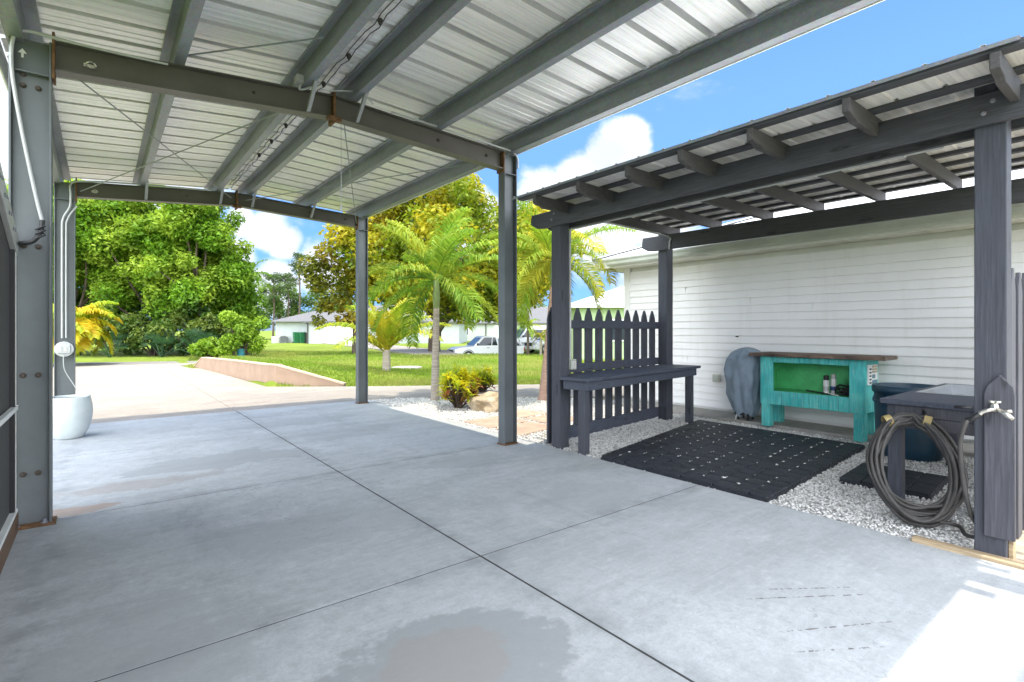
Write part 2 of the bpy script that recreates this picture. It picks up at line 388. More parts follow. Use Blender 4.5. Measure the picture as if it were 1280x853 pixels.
def lawn_mat():
    t = NT('lawn_grass'); a = t.noise(.35, 4); b = t.noise(6, 5, .7); c = t.noise(70, 2, .7)
    col = t.mix(t.ramp(a, .35, .65), (.14, .21, .02), (.23, .30, .035))
    col = t.mix(t.ramp(b, .4, .75, 0, .6), col, (.26, .24, .06)); col = t.mix(t.ramp(c, .35, .75, 0, .6), col, (.06, .12, .01))
    return t.fin(col, .9, 0, t.bump(c, .8, .03), .2)
M['lawn'] = lawn_mat()
xs = np.concatenate([np.arange(-40, 0, 2.), np.arange(0, 12, .2), np.arange(12, 40, .6), np.arange(40, 90, 3.)])
ys = np.concatenate([np.arange(-14, 8, 2.), np.arange(8, 24, .2), np.arange(24, 46, .6), np.arange(46, 110, 3.)])
XX, YY = np.meshgrid(xs, ys); ZZ = H(XX, YY)
V = np.stack([XX, YY, ZZ], -1).reshape(-1, 3); nx = len(xs); ny = len(ys)
idx = np.arange(nx * ny).reshape(ny, nx)
F = np.stack([idx[:-1, :-1], idx[:-1, 1:], idx[1:, 1:], idx[1:, :-1]], -1).reshape(-1, 4)
tag(np_mesh('lawn', V, F, M['lawn'], None, True), kind='structure')
g = MB(); g.box(-2500, 2500, -2500, 2500, -1.4, -1.1); tag(g.build('ground', M['lawn']), kind='structure')

def slab_poly(mb, pts, z1, th):
    mb.prism([(x, y, z1 - th) for x, y in pts], (0, 0, th))
# carport slab: panels with real joints between them
sl = MB()
XJ = [-.62, 1.72, 3.95]; YJ = [-3.5, 2.47, 4.76, 7.05, 9.34]
for i in range(2):
    for j in range(4):
        gx = .007
        sl.box(XJ[i] + (gx if i else 0), XJ[i + 1] - (gx if i == 0 else 0), YJ[j] + (.005 if j else 0), YJ[j + 1] - .005, -.14, 0)
tag(sl.build('concrete_slab', M['slab']), kind='structure')
jb = MB(); jb.box(-.60, 3.93, -3.48, 9.34, -.2, -.0015); tag(jb.build('slab_bed', M['joint']), kind='structure')
dv = MB()
for i, (a, b) in enumerate(((-6.0, 1.716), (1.724, 0))):
    for (y0, y1) in ((9.345, 13.0), (13.006, 18.0), (18.006, 24.3)):
        if i == 0: dv.box(a, b, y0, y1, -.14, -.003)
        elif y0 < 10: slab_poly(dv, [(a, y0), (3.95, y0), (4.5, 9.36), (4.5, 11.86), (3.0, 13.0), (a, 13.0)], -.003, .137)
        elif y0 < 14: slab_poly(dv, [(a, y0), (3.02, y0), (2.84, 18.), (a, 18.)], -.003, .137)
        else: slab_poly(dv, [(a, y0), (2.84, y0), (2.68, 20.6), (2.45, 20.8), (2.3, 22.6), (3.4, 24.3), (a, 24.3)], -.003, .137)
tag(dv.build('driveway', M['drive'], bevel=.004), kind='structure')
st = MB(); slab_poly(st, [(-30, 40.6), (-30, 45.4), (9.5, 26.2), (9.5, 21.4)], -.012, .12)
st2 = MB(); slab_poly(st2, [(-14, 24.306), (4.6, 24.306), (4.6, 25.2), (-14, 34)], -.014, .12)
tag(st2.build('street', M['street']), kind='structure')
# walk from the driveway round to the house front
pw = MB()
E0 = [(4.506, 11.86), (6.2, 10.78), (7.8, 9.77), (9.1, 8.95), (12.5, 6.9)]; E1 = [(4.506, 9.36), (5.35, 8.75), (6.3, 8.05), (7.4, 7.25), (11.0, 4.9)]
for i in range(4):
    a, b = Vector(E0[i]), Vector(E0[i + 1]); c, d = Vector(E1[i]), Vector(E1[i + 1]); k = .004
    slab_poly(pw, [a.lerp(b, k), b, d, c.lerp(d, k)], -.004, .12)
tag(pw.build('garden_path', M['pathc'], bevel=.004), kind='structure')
# gravel bed, sand
gb = MB(); slab_poly(gb, [(3.954, .75), (7.52, .75), (7.52, 7.1), (6.3, 8.0), (4.5, 9.3), (3.954, 9.33)], -.022, .08)
tag(gb.build('gravel_bed', M['gravelbase']), kind='structure')
sa = MB(); slab_poly(sa, [(3.954, -4), (9, -4), (9, .744), (3.954, .744)], -.018, .08)
tag(sa.build('sandy_ground', M['sand']), kind='structure')

# loose gravel
def stones(n, inside, box, size, z):
    P = np.empty((0, 2))
    while len(P) < n:
        q = np.stack([RNG.uniform(box[0], box[1], n), RNG.uniform(box[2], box[3], n)], -1)
        P = np.concatenate([P, q[inside(q[:, 0], q[:, 1])]])
    P = P[:n]; sc = RNG.uniform(size[0], size[1], n)
    O = np.array([(1, 0, 0), (0, 1, 0), (-1, 0, 0), (0, -1, 0), (.2, .1, .75), (-.1, -.2, -.7)])
    a = RNG.uniform(0, 2 * PI, n); ca, sa_ = np.cos(a), np.sin(a)
    J = O[None] * RNG.uniform(.6, 1.25, (n, 6, 1)); J[:, :, 0] *= RNG.uniform(.8, 1.5, (n, 1))
    X = J[:, :, 0] * ca[:, None] - J[:, :, 1] * sa_[:, None]; Y = J[:, :, 0] * sa_[:, None] + J[:, :, 1] * ca[:, None]
    Zc = J[:, :, 2] + X * RNG.uniform(-.4, .4, (n, 1))
    zz = z(P[:, 0], P[:, 1], n) if callable(z) else np.full(n, z)
    V = np.stack([P[:, :1] + X * sc[:, None], P[:, 1:] + Y * sc[:, None], zz[:, None] + Zc * sc[:, None]], -1)
    T = np.array([(0, 1, 4), (1, 2, 4), (2, 3, 4), (3, 0, 4), (1, 0, 5), (2, 1, 5), (3, 2, 5), (0, 3, 5)])
    return V.reshape(-1, 3), (T[None] + 6 * np.arange(n)[:, None, None]).reshape(-1, 3)
def poly_in(poly):
    def f(x, y):
        c = np.zeros(len(x), bool); n = len(poly)
        for i in range(n):
            x0, y0 = poly[i]; x1, y1 = poly[(i + 1) % n]
            c ^= ((y0 > y) != (y1 > y)) & (x < (x1 - x0) * (y - y0) / (y1 - y0 + 1e-12) + x0)
        return c
    return f
MAT4 = [(3.965, 1.90), (3.965, 3.58), (6.66, 4.16), (6.62, 2.10)]
in_mat = poly_in(MAT4); bed = poly_in([(3.96, .76), (7.06, .76), (7.06, 4.9), (7.46, 6.9), (6.3, 7.98), (4.5, 9.28), (3.96, 9.3)])
PAV = [((4.05, 5.0), (4.1, 5.55), (4.8, 5.68), (4.83, 5.15)), ((4.07, 6.25), (4.77, 6.35), (4.82, 5.73), (4.08, 5.62)), ((4.93, 5.30), (4.90, 5.92), (5.52, 5.98), (5.58, 5.38)), ((4.87, 6.0), (4.84, 6.5), (5.45, 6.62), (5.5, 6.06))]
pin = [poly_in(p) for p in PAV]
def bare(x, y):
    k = bed(x, y) & ~in_mat(x, y)
    for p in pin: k &= ~p(x, y)
    return k
near = lambda x, y: bare(x, y) & (y < 4.7)
farb = lambda x, y: bare(x, y) & (y >= 4.5)
heap = lambda x, y, n: -.012 + RNG.uniform(-.008, .010, n)
V1, F1 = stones(26000, near, (3.96, 7.1, .76, 4.7), (.007, .014), heap)
V2, F2 = stones(20000, farb, (3.96, 7.5, 4.5, 9.3), (.010, .017), heap)
# the few stones kicked on to the mat lie in the holes between its tiles
def matxy(u, v):   # u along X, v across
    a = Vector(MAT4[0]).lerp(Vector(MAT4[3]), u); b = Vector(MAT4[1]).lerp(Vector(MAT4[2]), u); return a.lerp(b, v)
NU, NV = 15, 11
PP = []
for i in range(1, NU):
    for j in range(1, NV):
        if random.random() < .70:
            p = matxy((i + (.5 if j % 2 else 0)) / (NU + .5), j / NV)
            for k in range(random.choice((1, 2, 3, 4, 5))): PP.append((p.x + random.uniform(-.026, .026), p.y + random.uniform(-.013, .013)))
PP = np.array(PP); Vm, Fm = stones(len(PP), lambda x, y: np.ones(len(x), bool), (0, 1, 0, 1), (.005, .0095), .0)
cen = Vm.reshape(-1, 6, 3).mean(1, keepdims=True); Vm = (Vm.reshape(-1, 6, 3) - cen)
Vm[:, :, :2] += PP[:, None, :]; Vm[:, :, 2] += .0365; Vm = Vm.reshape(-1, 3)
gv = NT('white_gravel'); geo = gv.n('ShaderNodeNewGeometry')
rr = geo.outputs['Random Per Island']
gcol = gv.mix(gv.ramp(rr, 0, .5), (.40, .39, .375), (.76, .75, .73)); gcol = gv.mix(gv.ramp(rr, .82, 1), gcol, (.86, .85, .82))
M['gravel'] = gv.fin(gcol, .75)
VV = np.concatenate([V1, V2, Vm]); FF = np.concatenate([F1, F2 + len(V1), Fm + len(V1) + len(V2)])
tag(np_mesh('gravel', VV, FF, M['gravel']), 'loose white gravel around the mat, bench and palms', 'gravel', kind='stuff')

# grass blades standing on the lawn
n = 90000
dd = 12 + 26 * RNG.random(n) ** 1.5; ss = RNG.uniform(-.62, .35, n) * dd
bx = FW.x * dd + RT.x * ss; by = FW.y * dd + RT.y * ss
sdist = (bx - 4.44) * .535 + (by - 11.9) * .845
ok = ((sdist > .05) & (bx > 3.2)) | ((bx > 2.45) & (bx < 3) & (by > 20.7) & (by < 23))
bx, by, dd = bx[ok], by[ok], dd[ok]; n = len(bx); bz = H(bx, by)
hgt = RNG.uniform(.03, .075, n) * (1 + dd / 40); wd = hgt * .16; a = RNG.uniform(0, 2 * PI, n); lean = RNG.uniform(-.6, .6, (n, 2)) * hgt[:, None]
V = np.stack([np.stack([bx - wd * np.cos(a), by - wd * np.sin(a), bz - .01], -1), np.stack([bx + wd * np.cos(a), by + wd * np.sin(a), bz - .01], -1), np.stack([bx + lean[:, 0], by + lean[:, 1], bz + hgt], -1)], 1).reshape(-1, 3)
M['blade'] = leafmat('grass_blade', (.14, .26, .02), (.30, .40, .045), (.36, .36, .09), .45, .35)
tag(np_mesh('lawn_grass', V, np.arange(3 * n).reshape(-1, 3), M['blade']), 'sunlit green grass growing over the lawn', 'grass', kind='stuff')

# ------------------------------------------------------------------ carport
def zr(x):  # top of the rafters
    return 3.235 + (x + .45) / 2.1 * .18 if x < 1.65 else 3.415 - (x - 1.65) / 2.07 * .105
XL, XR, XRDG = -.46, 3.74, 1.65
PD = .165
cp = thing('carport', (1.65, 4.72, 0), 'grey steel carport with a ribbed metal roof standing over the concrete slab', 'carport')
FY = [.02, 4.72, 8.96]
def column(x0, x1, y, ztop, plate):
    m = MB(); w = .12
    m.box(x0, x0 + .012, y - w / 2, y + w / 2, .014, ztop); m.box(x1 - .012, x1, y - w / 2, y + w / 2, .014, ztop)
    m.box(x0 + .012, x1 - .012, y - .005, y + .005, .014, ztop)
    m.box(x0 + .013, x1 - .013, y - w / 2 + .004, y - .006, ztop - .235, ztop - .225)
    c = m.build('column', M['steel'], cp, bevel=.002)
    b = MB(); e = .022 if plate else .012
    b.box(x0 - e, x1 + e, y - w / 2 - e, y + w / 2 + e, .001, .014); b.build('base_plate', M['rust'], c, bevel=.002)
    return c
def bolt(x, y, z, parent, d=-1, r=.013, mat='bolt'):
    b = MB(); b.lathe([(r * 1.5, 0), (r * 1.5, d * .003)], (x, y, z), 10, 'y'); b.lathe([(r, d * .003), (r, d * .014), (r * .7, d * .017)], (x, y, z), 6, 'y')
    return b.build('bolt', M[mat], parent)
for k, y in enumerate(FY):
    cl = column(-.465, -.255, y, zr(-.46) - .002, True)
    cr = column(3.575, 3.755, y, zr(3.74) - .002, False)
    if k == 1:
        for z in (.345, 1.0, 1.86, 2.92, 2.995):
            for x in (-.40, -.325):
                if z == 2.995 and x > -.35: continue
                bolt(x, y - .006, z, cl)
        for x in (-.43, -.29):
            b = MB(); b.lathe([(.02, 0), (.02, .006)], (x, y - .045, .014), 10); b.lathe([(.012, .006), (.012, .026)], (x, y - .045, .014), 6); b.build('bolt', M['galv'], cl)
        a = MB()   # white arrow sticker
        for q in ([(-.409, 3.105), (-.397, 3.105), (-.397, 3.135), (-.409, 3.135)], [(-.425, 3.134), (-.381, 3.134), (-.403, 3.165)]):
            a.prism([(x, y - .0075, z) for x, z in q], (0, .0025, 0))
        a.build('arrow_sticker', M['white'], cl)
    # rafter: two sloping I sections meeting at the ridge
    m = MB(); D = .20; W = .115
    for (x0, x1) in ((-.255, XRDG), (XRDG, 3.575)):
        z0, z1 = zr(x0), zr(x1); L = Vector((x1 - x0, 0, z1 - z0)); u = L.normalized(); nrm = Vector((-u.z, 0, u.x)); c = Vector(((x0 + x1) / 2, y, (z0 + z1) / 2))
        m.ob(c - nrm * .005, L / 2, Vector((0, W / 2, 0)), nrm * .005)
        m.ob(c - nrm * (D - .005), L / 2, Vector((0, W / 2, 0)), nrm * .005)
        m.ob(c - nrm * (D / 2), L / 2 * .999, Vector((0, .0035, 0)), nrm * (D / 2 - .01))
    rf = m.build('rafter', M['steel_r'], cp)
    g = MB()
    g.box(XRDG - .011, XRDG + .011, y - W / 2 - .012, y + W / 2 + .012, zr(XRDG) - D - .05, zr(XRDG) + .03)
    g.box(XRDG - .06, XRDG + .06, y - W / 2 - .03, y - W / 2 + .03, zr(XRDG) - D - .035, zr(XRDG) - D - .002)
    g.build('splice_plate', M['rust'], rf, bevel=.002)
    g = MB(); g.box(-.253, -.238, y - W / 2 - .012, y + W / 2 + .012, zr(-.25) - D - .06, zr(-.25) + .05); g.build('end_plate', M['rust'], rf, bevel=.002); g = MB(); g.box(3.556, 3.573, y - W / 2 - .01, y + W / 2 + .01, zr(3.57) - D - .03, zr(3.57) - .005)
    g.build('end_plate', M['rust'], rf, bevel=.002)
    for x in (1.0, 2.75, 3.36):
        bolt(x, y - .005, zr(x) - .09 + .0, rf, -1, .014 if x > 1 else .01)
    # eye hook by the left column
    e = MB(); e.tube([(-.05 + .028 * math.cos(a), y - .012 - .02 * abs(math.sin(a)), 3.155 + .02 * math.sin(a)) for a in np.linspace(0, 2 * PI, 14)], .006, 6); e.box(-.09, -.02, y - .014, y - .004, 3.143, 3.167)
    e.build('eye_hook', M['brass'], rf)
# purlins
def purlin(x, side, name='purlin', y0=.36, y1=9.53, drop=0., depth=PD, fl=.065):
    z0 = zr(x) + .001 - drop; z1 = z0 + depth; t = .004
    m = MB(); m.box(x - t, x + t, y0, y1, z0, z1)
    m.box(*(sorted((x + side * t, x + side * fl))), y0, y1, z0, z0 + 2 * t); m.box(*(sorted((x + side * (fl - 2 * t), x + side * fl))), y0, y1, z0 + 2 * t, z0 + .022)
    m.box(*(sorted((x - side * t, x - side * fl))), y0, y1, z1 - 2 * t, z1); m.box(*(sorted((x - side * (fl - 2 * t), x - side * fl))), y0, y1, z1 - .022, z1 - 2 * t)
    return m.build(name, M['galv'], cp)
for x in (.44, 1.36, 1.80, 2.70): purlin(x, 1)
ev = purlin(3.655, 1, 'eave_purlin', .36, 9.54, 0, PD, .08); purlin(-.40, -1, 'eave_purlin', .36, 9.54, .04, PD + .03, .08)
m = MB(); m.box(3.545, 3.74, -1.6, .352, zr(3.655) + .004, zr(3.655) + PD - .004); m.build('eave_box_beam', M['galv'], cp, bevel=.004)
# flange braces
for y in FY[1:]:
    for x, s in ((.44, 1), (1.36, 1), (1.80, 1), (2.70, 1)):
        if y < 5 and x in (.44, 2.70): continue
        m = MB(); m.bar((x + .05 * s, y - .30, zr(x) + .03), (x + .05 * s, y - .052, zr(x) - .185), .035, .005, (1, 0, 0)); m.bar((x + .05 * s + .016, y - .30, zr(x) + .03), (x + .05 * s + .016, y - .052, zr(x) - .185), .005, .03, (1, 0, 0))
        m.build('flange_brace', M['brace'], cp)
# crossed tie rods in the back bay and the front bay
tr = [((-.2, 4.9, 3.17), (1.55, 8.8, 3.30)), ((-.2, 8.86, 3.12), (1.5, 4.8, 3.38)), ((1.75, 8.86, 3.3), (3.5, 4.82, 3.24)), ((3.5, 8.8, 3.16), (1.8, 4.85, 3.32)), ((.45, 4.6, 3.34), (1.3, 3.9, 3.47))]
for p, q in tr:
    m = MB(); m.tube([p, q], .006, 6); m.build('tie_rod', M['galv'], cp)
# roof sheets (ribs run down the slope)
def ribbed(y0, y1, pitch=.305, h=.085):
    L = []; y = y0
    while y < y1:
        for dy, dz in ((0, 0), (.055, 0), (.06, .004), (.068, .004), (.073, 0), (.135, 0), (.14, .004), (.148, .004), (.153, 0), (.215, 0), (.205, h), (.285, h), (.275, 0)):
            if y + dy <= y1: L.append((y + dy, dz))
        y += pitch
    return L
prof = ribbed(.35, 9.55)
for (xa, xb) in ((-.56, XRDG - .01), (XRDG + .01, 3.80)):
    m = MB(); za, zb = zr(xa) + PD + .006, zr(xb) + PD + .006
    m.strip([(xa, y, za + dz) for y, dz in prof], (xb - xa, 0, zb - za)); m.build('roof_sheet', M['sheet'], cp, solid=.0015)
m = MB(); zc = zr(XRDG) + PD + .05
m.strip([(XRDG - .16, .35, zc - .012), (XRDG, .35, zc + .006), (XRDG + .16, .35, zc - .012)], (0, 9.2, 0)); m.build('ridge_cap', M['sheet'], cp, solid=.002)
m = MB(); m.box(3.742, 3.752, .36, 9.55, zr(3.74) + .0, zr(3.74) + PD + .004); m.box(-.575, -.565, .36, 9.55, zr(-.56) - .03, zr(-.56) + PD)
m.build('eave_trim', M['white'], cp)
# screws along the purlin lines are read as little dots: lighting cable with clips near the ridge
for dx, sag in ((.12, .012), (.16, .02)):
    pts = []
    for i in range(0, 60):
        y = .2 + i * .149; pts.append((XRDG - .2 + dx + .008 * math.sin(i * 1.7), y, zr(1.5) + PD - .014 - (sag if i % 2 else 0.)))
    m = MB(); m.tube(pts, .004, 5); m.build('lighting_cable', M['wire'], cp)
for i in range(12):
    y = .5 + i * .61; m = MB(); m.lathe([(.016, 0), (.022, -.014), (.012, -.04), (.004, -.05)], (XRDG - .06, y, zr(1.55) + PD - .02), 8); m.build('bulb', M['wire'], cp)
# conduits
m = MB(); yb = FY[1] - .07
m.tube(to_bezier([(-.13, yb + .0, 3.262), (-.25, yb, 3.262), (-.36, yb, 3.262), (-.425, yb, 3.235), (-.448, yb, 3.14), (-.445, yb, 2.95), (-.40, yb, 2.6), (-.335, yb, 2.2), (-.30, yb, 2.02)], 6), .011, 8)
m.tube(to_bezier([(-.13, yb, 3.262), (.1, yb, 3.27), (.4, yb + .01, 3.29)], 4), .009, 8); m.build('conduit', M['conduit'], cp)
m = MB(); m.tube(to_bezier([(-.44, yb, 1.86), (-.40, yb - .012, 1.865), (-.345, yb - .012, 1.885), (-.31, yb - .01, 1.95), (-.30, yb, 2.03)], 5), .014, 8)
for z in (1.90, 1.93, 1.96): m.tube([(-.335, yb - .02, z), (-.285, yb - .03, z + .03), (-.30, yb + .02, z + .05)], .006, 6)
m.build('cable_bundle', M['black'], cp)
m = MB(); yb = FY[2] - .075
m.tube(to_bezier([(1.3, yb, 3.385), (.3, yb, 3.315), (-.2, yb, 3.255), (-.3, yb, 3.20), (-.30, yb, 3.05), (-.31, yb, 2.9), (-.375, yb, 2.74), (-.385, yb, 2.5), (-.385, yb, 1.2)], 6), .012, 8)
m.tube(to_bezier([(-.24, yb, 2.92), (-.33, yb, 2.74), (-.345, yb, 2.5), (-.345, yb, 1.2)], 6), .010, 8); m.build('conduit', M['conduit'], cp)
m = MB(); m.box(-.43, -.30, yb - .05, yb + .01, 1.0, 1.11); m.lathe([(.10, 0), (.10, .03)], (-.365, yb - .03, 1.055), 16, 'y')
ob = m.build('outlet_box', M['conduit'], cp, bevel=.006)
for x in (-.40, -.35): m = MB(); m.box(x - .012, x + .012, yb - .058, yb - .05, 1.03, 1.08); m.build('cover_flap', M['alu'], ob)
m = MB(); m.tube(to_bezier([(-.37, yb - .05, 1.0), (-.36, yb - .06, .8), (-.28, yb - .07, .62), (-.22, yb - .1, .5)], 6), .005, 6); m.build('power_lead', M['conduit'], cp)
m = MB(); m.tube(to_bezier([(2.2, 4.655, 3.40), (2.8, 4.65, 3.375), (3.4, 4.65, 3.345), (3.66, 4.65, 3.33), (3.75, 4.65, 3.27), (3.762, 4.65, 3.15)], 6), .010, 8); m.build('conduit', M['conduit'], cp)
m = MB(); m.tube(to_bezier([(1.42, 4.5, 3.53), (1.46, 4.52, 3.47), (1.43, 4.58, 3.40), (1.34, 4.63, 3.36), (1.36, 4.60, 3.44)], 5), .009, 8); m.tube(to_bezier([(1.60, 4.62, 3.42), (1.85, 4.6, 3.47), (2.0, 4.62, 3.41)], 5), .007, 8)
m.box(1.30, 1.40, 4.56, 4.65, 3.40, 3.46); m.build('conduit', M['conduit'], cp)
m = MB(); m.tube([(1.78, 4.85, 3.23), (1.785, 4.86, 2.48)], .003, 5); m.tube([(1.785, 4.86, 2.48), (1.785, 4.86, 2.42)], .008, 6); m.build('pull_cord', M['conduit'], cp)

# ------------------------------------------------------------------ screened side wall
sw = thing('screen_wall', (-.45, 2.5, 0), 'dark screened side panel with a white rail, fixed beside the left steel column', 'screen wall')
m = MB(); y0, y1 = .3, 4.54
def zt(y): return 1.88 + (4.54 - y) * .37
m.prism([(-.455, y0, .13), (-.455, y1, .13), (-.455, y1, zt(y1) - .05), (-.455, y0, zt(y0) - .05)], (.006, 0, 0)); m.build('screen_mesh', M['screen'], sw)
m = MB(); m.bar((-.432, y0, zt(y0)), (-.432, 4.65, zt(4.65)), .03, .13); m.build('top_brace', M['alu'], sw, bevel=.003)
m = MB()
for i in range(9): m.lathe([(.012, 0), (.012, .004)], (-.416, 4.56 - i * .09, zt(4.56 - i * .09) + (.02 if i % 2 else -.02)), 8, 'x')
m.build('screw_row', M['galv'], sw)
m = MB(); m.bar((-.43, y0, .80), (-.43, 4.64, .80), .03, .03); m.build('chair_rail', M['white'], sw, bevel=.003)
m = MB(); m.bar((-.435, y0, .135), (-.435, 4.64, .135), .035, .022); m.build('bottom_track', M['white'], sw, bevel=.003)
m = MB(); m.box(-.45, -.415, y0, 4.64, .0, .12); m.build('kick_board', M['kick'], sw, bevel=.004)
m = MB(); m.box(-.47, -.425, 4.54, 4.575, .12, 1.9); m.build('jamb', M['black'], sw, bevel=.003)
m = MB(); m.box(-.46, -.42, 4.578, 4.60, .15, 1.9); m.build('jamb', M['alu'], sw, bevel=.003)

# flower pot by the back column
pot = thing('flower_pot', (-.30, 8.27, 0), 'large round white glazed pot with ribbed sides by the back left column', 'pot')
pr_ = [(r_ * .86, z_) for r_, z_ in [(.15, .0), (.17, .012), (.215, .09), (.252, .2), (.268, .3), (.262, .4), (.247, .478), (.243, .50), (.225, .50), (.228, .47), (.235, .43)]]
m = MB(); n = 60; vs = []
for i, (r, z) in enumerate(pr_):
    for k in range(n):
        q = r + (.004 if (k % 2 == 0 and 1 < i < 6) else 0); vs.append((-.30 + q * math.cos(2 * PI * k / n), 8.27 + q * math.sin(2 * PI * k / n), z))
m.add(vs, [(i * n + k, i * n + (k + 1) % n, (i + 1) * n + (k + 1) % n, (i + 1) * n + k) for i in range(len(pr_) - 1) for k in range(n)] + [tuple(range(n - 1, -1, -1))])
m.build('bowl', M['potm'], pot, smooth=True)
m = MB(); m.lathe([(.198, 0), (.13, .012), (.01, .02)], (-.30, 8.27, .43), 24); m.build('soil', M['soil'], pot, smooth=True)

# ------------------------------------------------------------------ pergola
pg = thing('pergola', (5.2, 2.4, 0), 'charcoal timber pergola with scalloped rafter tails and a corrugated metal roof', 'pergola')
def post(x0, x1, y0, y1, z1, z0=0.):
    m = MB(); m.box(x0, x1, y0, y1, z0, z1); return m.build('post', M['pz'], pg, bevel=.006, seg=2)
PF1 = (3.98, 4.12, 4.185, 4.325); PF2 = (3.985, 4.125, .575, .715); PR1 = (6.45, 6.60, 4.545, 4.695); PR2 = (6.45, 6.60, .62, .77)
p1 = post(*PF1, 2.69, -.03); p2 = post(*PF2, 2.76, -.02); post(*PR1, 2.72, -.03); post(*PR2, 2.74, -.03)
b = MB(); b.box(4.02, 4.09, .552, .574, -.01, .128); b.build('foot_block', M['lightwood'], p2, bevel=.003)
b = MB(); b.bar((3.955, 1.0, .0), (3.975, -.8, .0), .07, .05); tag(b.build('edging_board', M['lightwood'], None, bevel=.006), 'weathered timber edging board on the ground below the tall front post', 'board')
def beam(x, y0, y1, zb0, zb1, h, th=.042):
    """plank beam on edge with a shaped tail at its far end"""
    pts = [(y0, 0, 0), (y1 - .16, 0, 0), (y1 - .05, .035, 1), (y1, .09, 1), (y1 - .03, h, 1)]
    prof = []
    def zb(y): return zb0 + (zb1 - zb0) * (y - y0) / (y1 - y0)
    prof = [(x, y0, zb(y0)), (x, y1 - .20, zb(y1)), (x, y1 - .11, zb(y1) + .012), (x, y1 - .04, zb(y1) + .05), (x, y1, zb(y1) + .075), (x, y1 - .02, zb(y1) + h), (x, y0, zb(y0) + h)]
    m = MB(); m.prism(prof, (th, 0, 0)); return m.build('beam', M['py'], pg, bevel=.004)
fb = beam(3.938, -.1, 4.64, 2.47, 2.455, .175); beam(4.128, -.1, 4.60, 2.46, 2.445, .175)
rb = beam(6.402, -.2, 4.96, 2.425, 2.465, .215)
for y in (.645, 4.255):
    for dz in (.06, .12): 
        b = MB(); b.lathe([(.014, 0), (.014, -.006), (.009, -.012)], (3.938, y + (.02 if dz < .1 else -.02), 2.47 + dz), 8, 'x'); b.build('carriage_bolt', M['galv'], fb)
RF = [(.53, .56), (1.17, 1.31), (1.74, 1.95), (2.27, 2.56), (2.77, 3.15), (3.33, 3.84), (3.93, 4.5)]
def zraf(x): return 2.557 + (x - 3.98) * .050     # underside of the rafters
for (ya, yb) in RF:
    h = .115; n = 6; x0, x1 = 3.38, 6.80
    yl = lambda x: ya + (yb - ya) * (x - 3.4) / 3.0
    P = [(x0 + .20, zraf(x0 + .20)), (x0 + .14, zraf(x0) + .006), (x0 + .10, zraf(x0) + .022), (x0 + .04, zraf(x0) + .026), (x0, zraf(x0) + .034), (x0, zraf(x0) + h), (x1, zraf(x1) + h), (x1, zraf(x1))]
    m = MB(); m.prism([(x, yl(x) - .021, z) for x, z in P], (0, .042, 0)); m.build('rafter', M['px'], pg, bevel=.003)
for x in (3.43, 3.83, 4.27, 4.70, 5.12, 5.54, 5.96, 6.38, 6.76):
    z = zraf(x) + .117; k = .135 * (x - 3.4)
    m = MB(); m.bar((x, .30, z + .014), (x, 4.20 + k, z + .014), .08 if x < 3.5 else .06, .030); m.build('batten', M['py'], pg, bevel=.003)
L = []; y = .44
while y < 4.9:
    L += [(y, 0), (y + .115, 0), (y + .125, .014), (y + .140, .014), (y + .150, 0), (y + .23, 0)]; y += .2301
m = MB(); xa, xb = 3.375, 7.0; za, zb = zraf(xa) + .149, zraf(xb) + .149
La = [(yy, dz) for yy, dz in L if yy <= 4.26]; 
V = [(xa, yy, za + dz) for yy, dz in La] + [(xb, .44 + (yy - .44) * (4.72 - .44) / (4.26 - .44), zb + dz) for yy, dz in La]; n = len(La)
m.add(V, [(i, i + 1, n + i + 1, n + i) for i in range(n - 1)]); m.build('roof_sheet', M['psheet'], pg, solid=.002)
m = MB(); m.box(3.366, 3.374, .44, 4.265, zraf(3.37) + .132, zraf(3.37) + .152); m.build('drip_edge', M['galv'], pg)
sc = MB()
for (ya, yb) in RF + [(2.0, 2.2), (3.05, 3.4)]: sc.lathe([(.012, 0), (.010, .012)], (3.44, ya + .03, za + .018), 6)
sc.build('screw_row', M['galv'], pg)
# conduit down the front post with its outlet box, and a run under the beam
m = MB(); m.tube(to_bezier([(4.15, 4.20, .97), (4.15, 4.20, 1.8), (4.15, 4.20, 2.40), (4.18, 4.16, 2.445), (4.2, 4.0, 2.452), (4.2, 2.4, 2.46), (4.2, .9, 2.468)], 6), .013, 8); m.build('conduit', M['conduit'], pg)
m = MB(); m.tube(to_bezier([(4.2, 4.05, 2.452), (4.6, 4.12, 2.56), (5.4, 4.27, 2.60), (6.3, 4.42, 2.625), (6.38, 4.45, 2.56), (6.385, 4.46, 2.46)], 6), .011, 8); m.build('conduit', M['conduit'], pg)
m = MB(); m.box(4.122, 4.20, 4.145, 4.235, .86, .975); jb_ = m.build('outlet_box', M['gutter'], pg, bevel=.006); m = MB(); m.box(4.135, 4.19, 4.138, 4.146, .875, .96); m.build('cover_flap', M['alu'], jb_, bevel=.003)
for y in (1.1, 2.0, 2.9, 3.7): m = MB(); m.box(4.18, 4.22, y, y + .02, 2.452, 2.485); m.build('conduit_clip', M['conduit'], pg)
# board nailed on the front of the tall post
m = MB(); m.prism([(3.957, .537, .13), (3.957, .668, .13), (3.957, .668, .94), (3.957, .655, .985), (3.957, .6, 1.05), (3.957, .545, .985), (3.957, .537, .94)], (.024, 0, 0)); m.build('picket_board', M['gatew'], pg, bevel=.004)

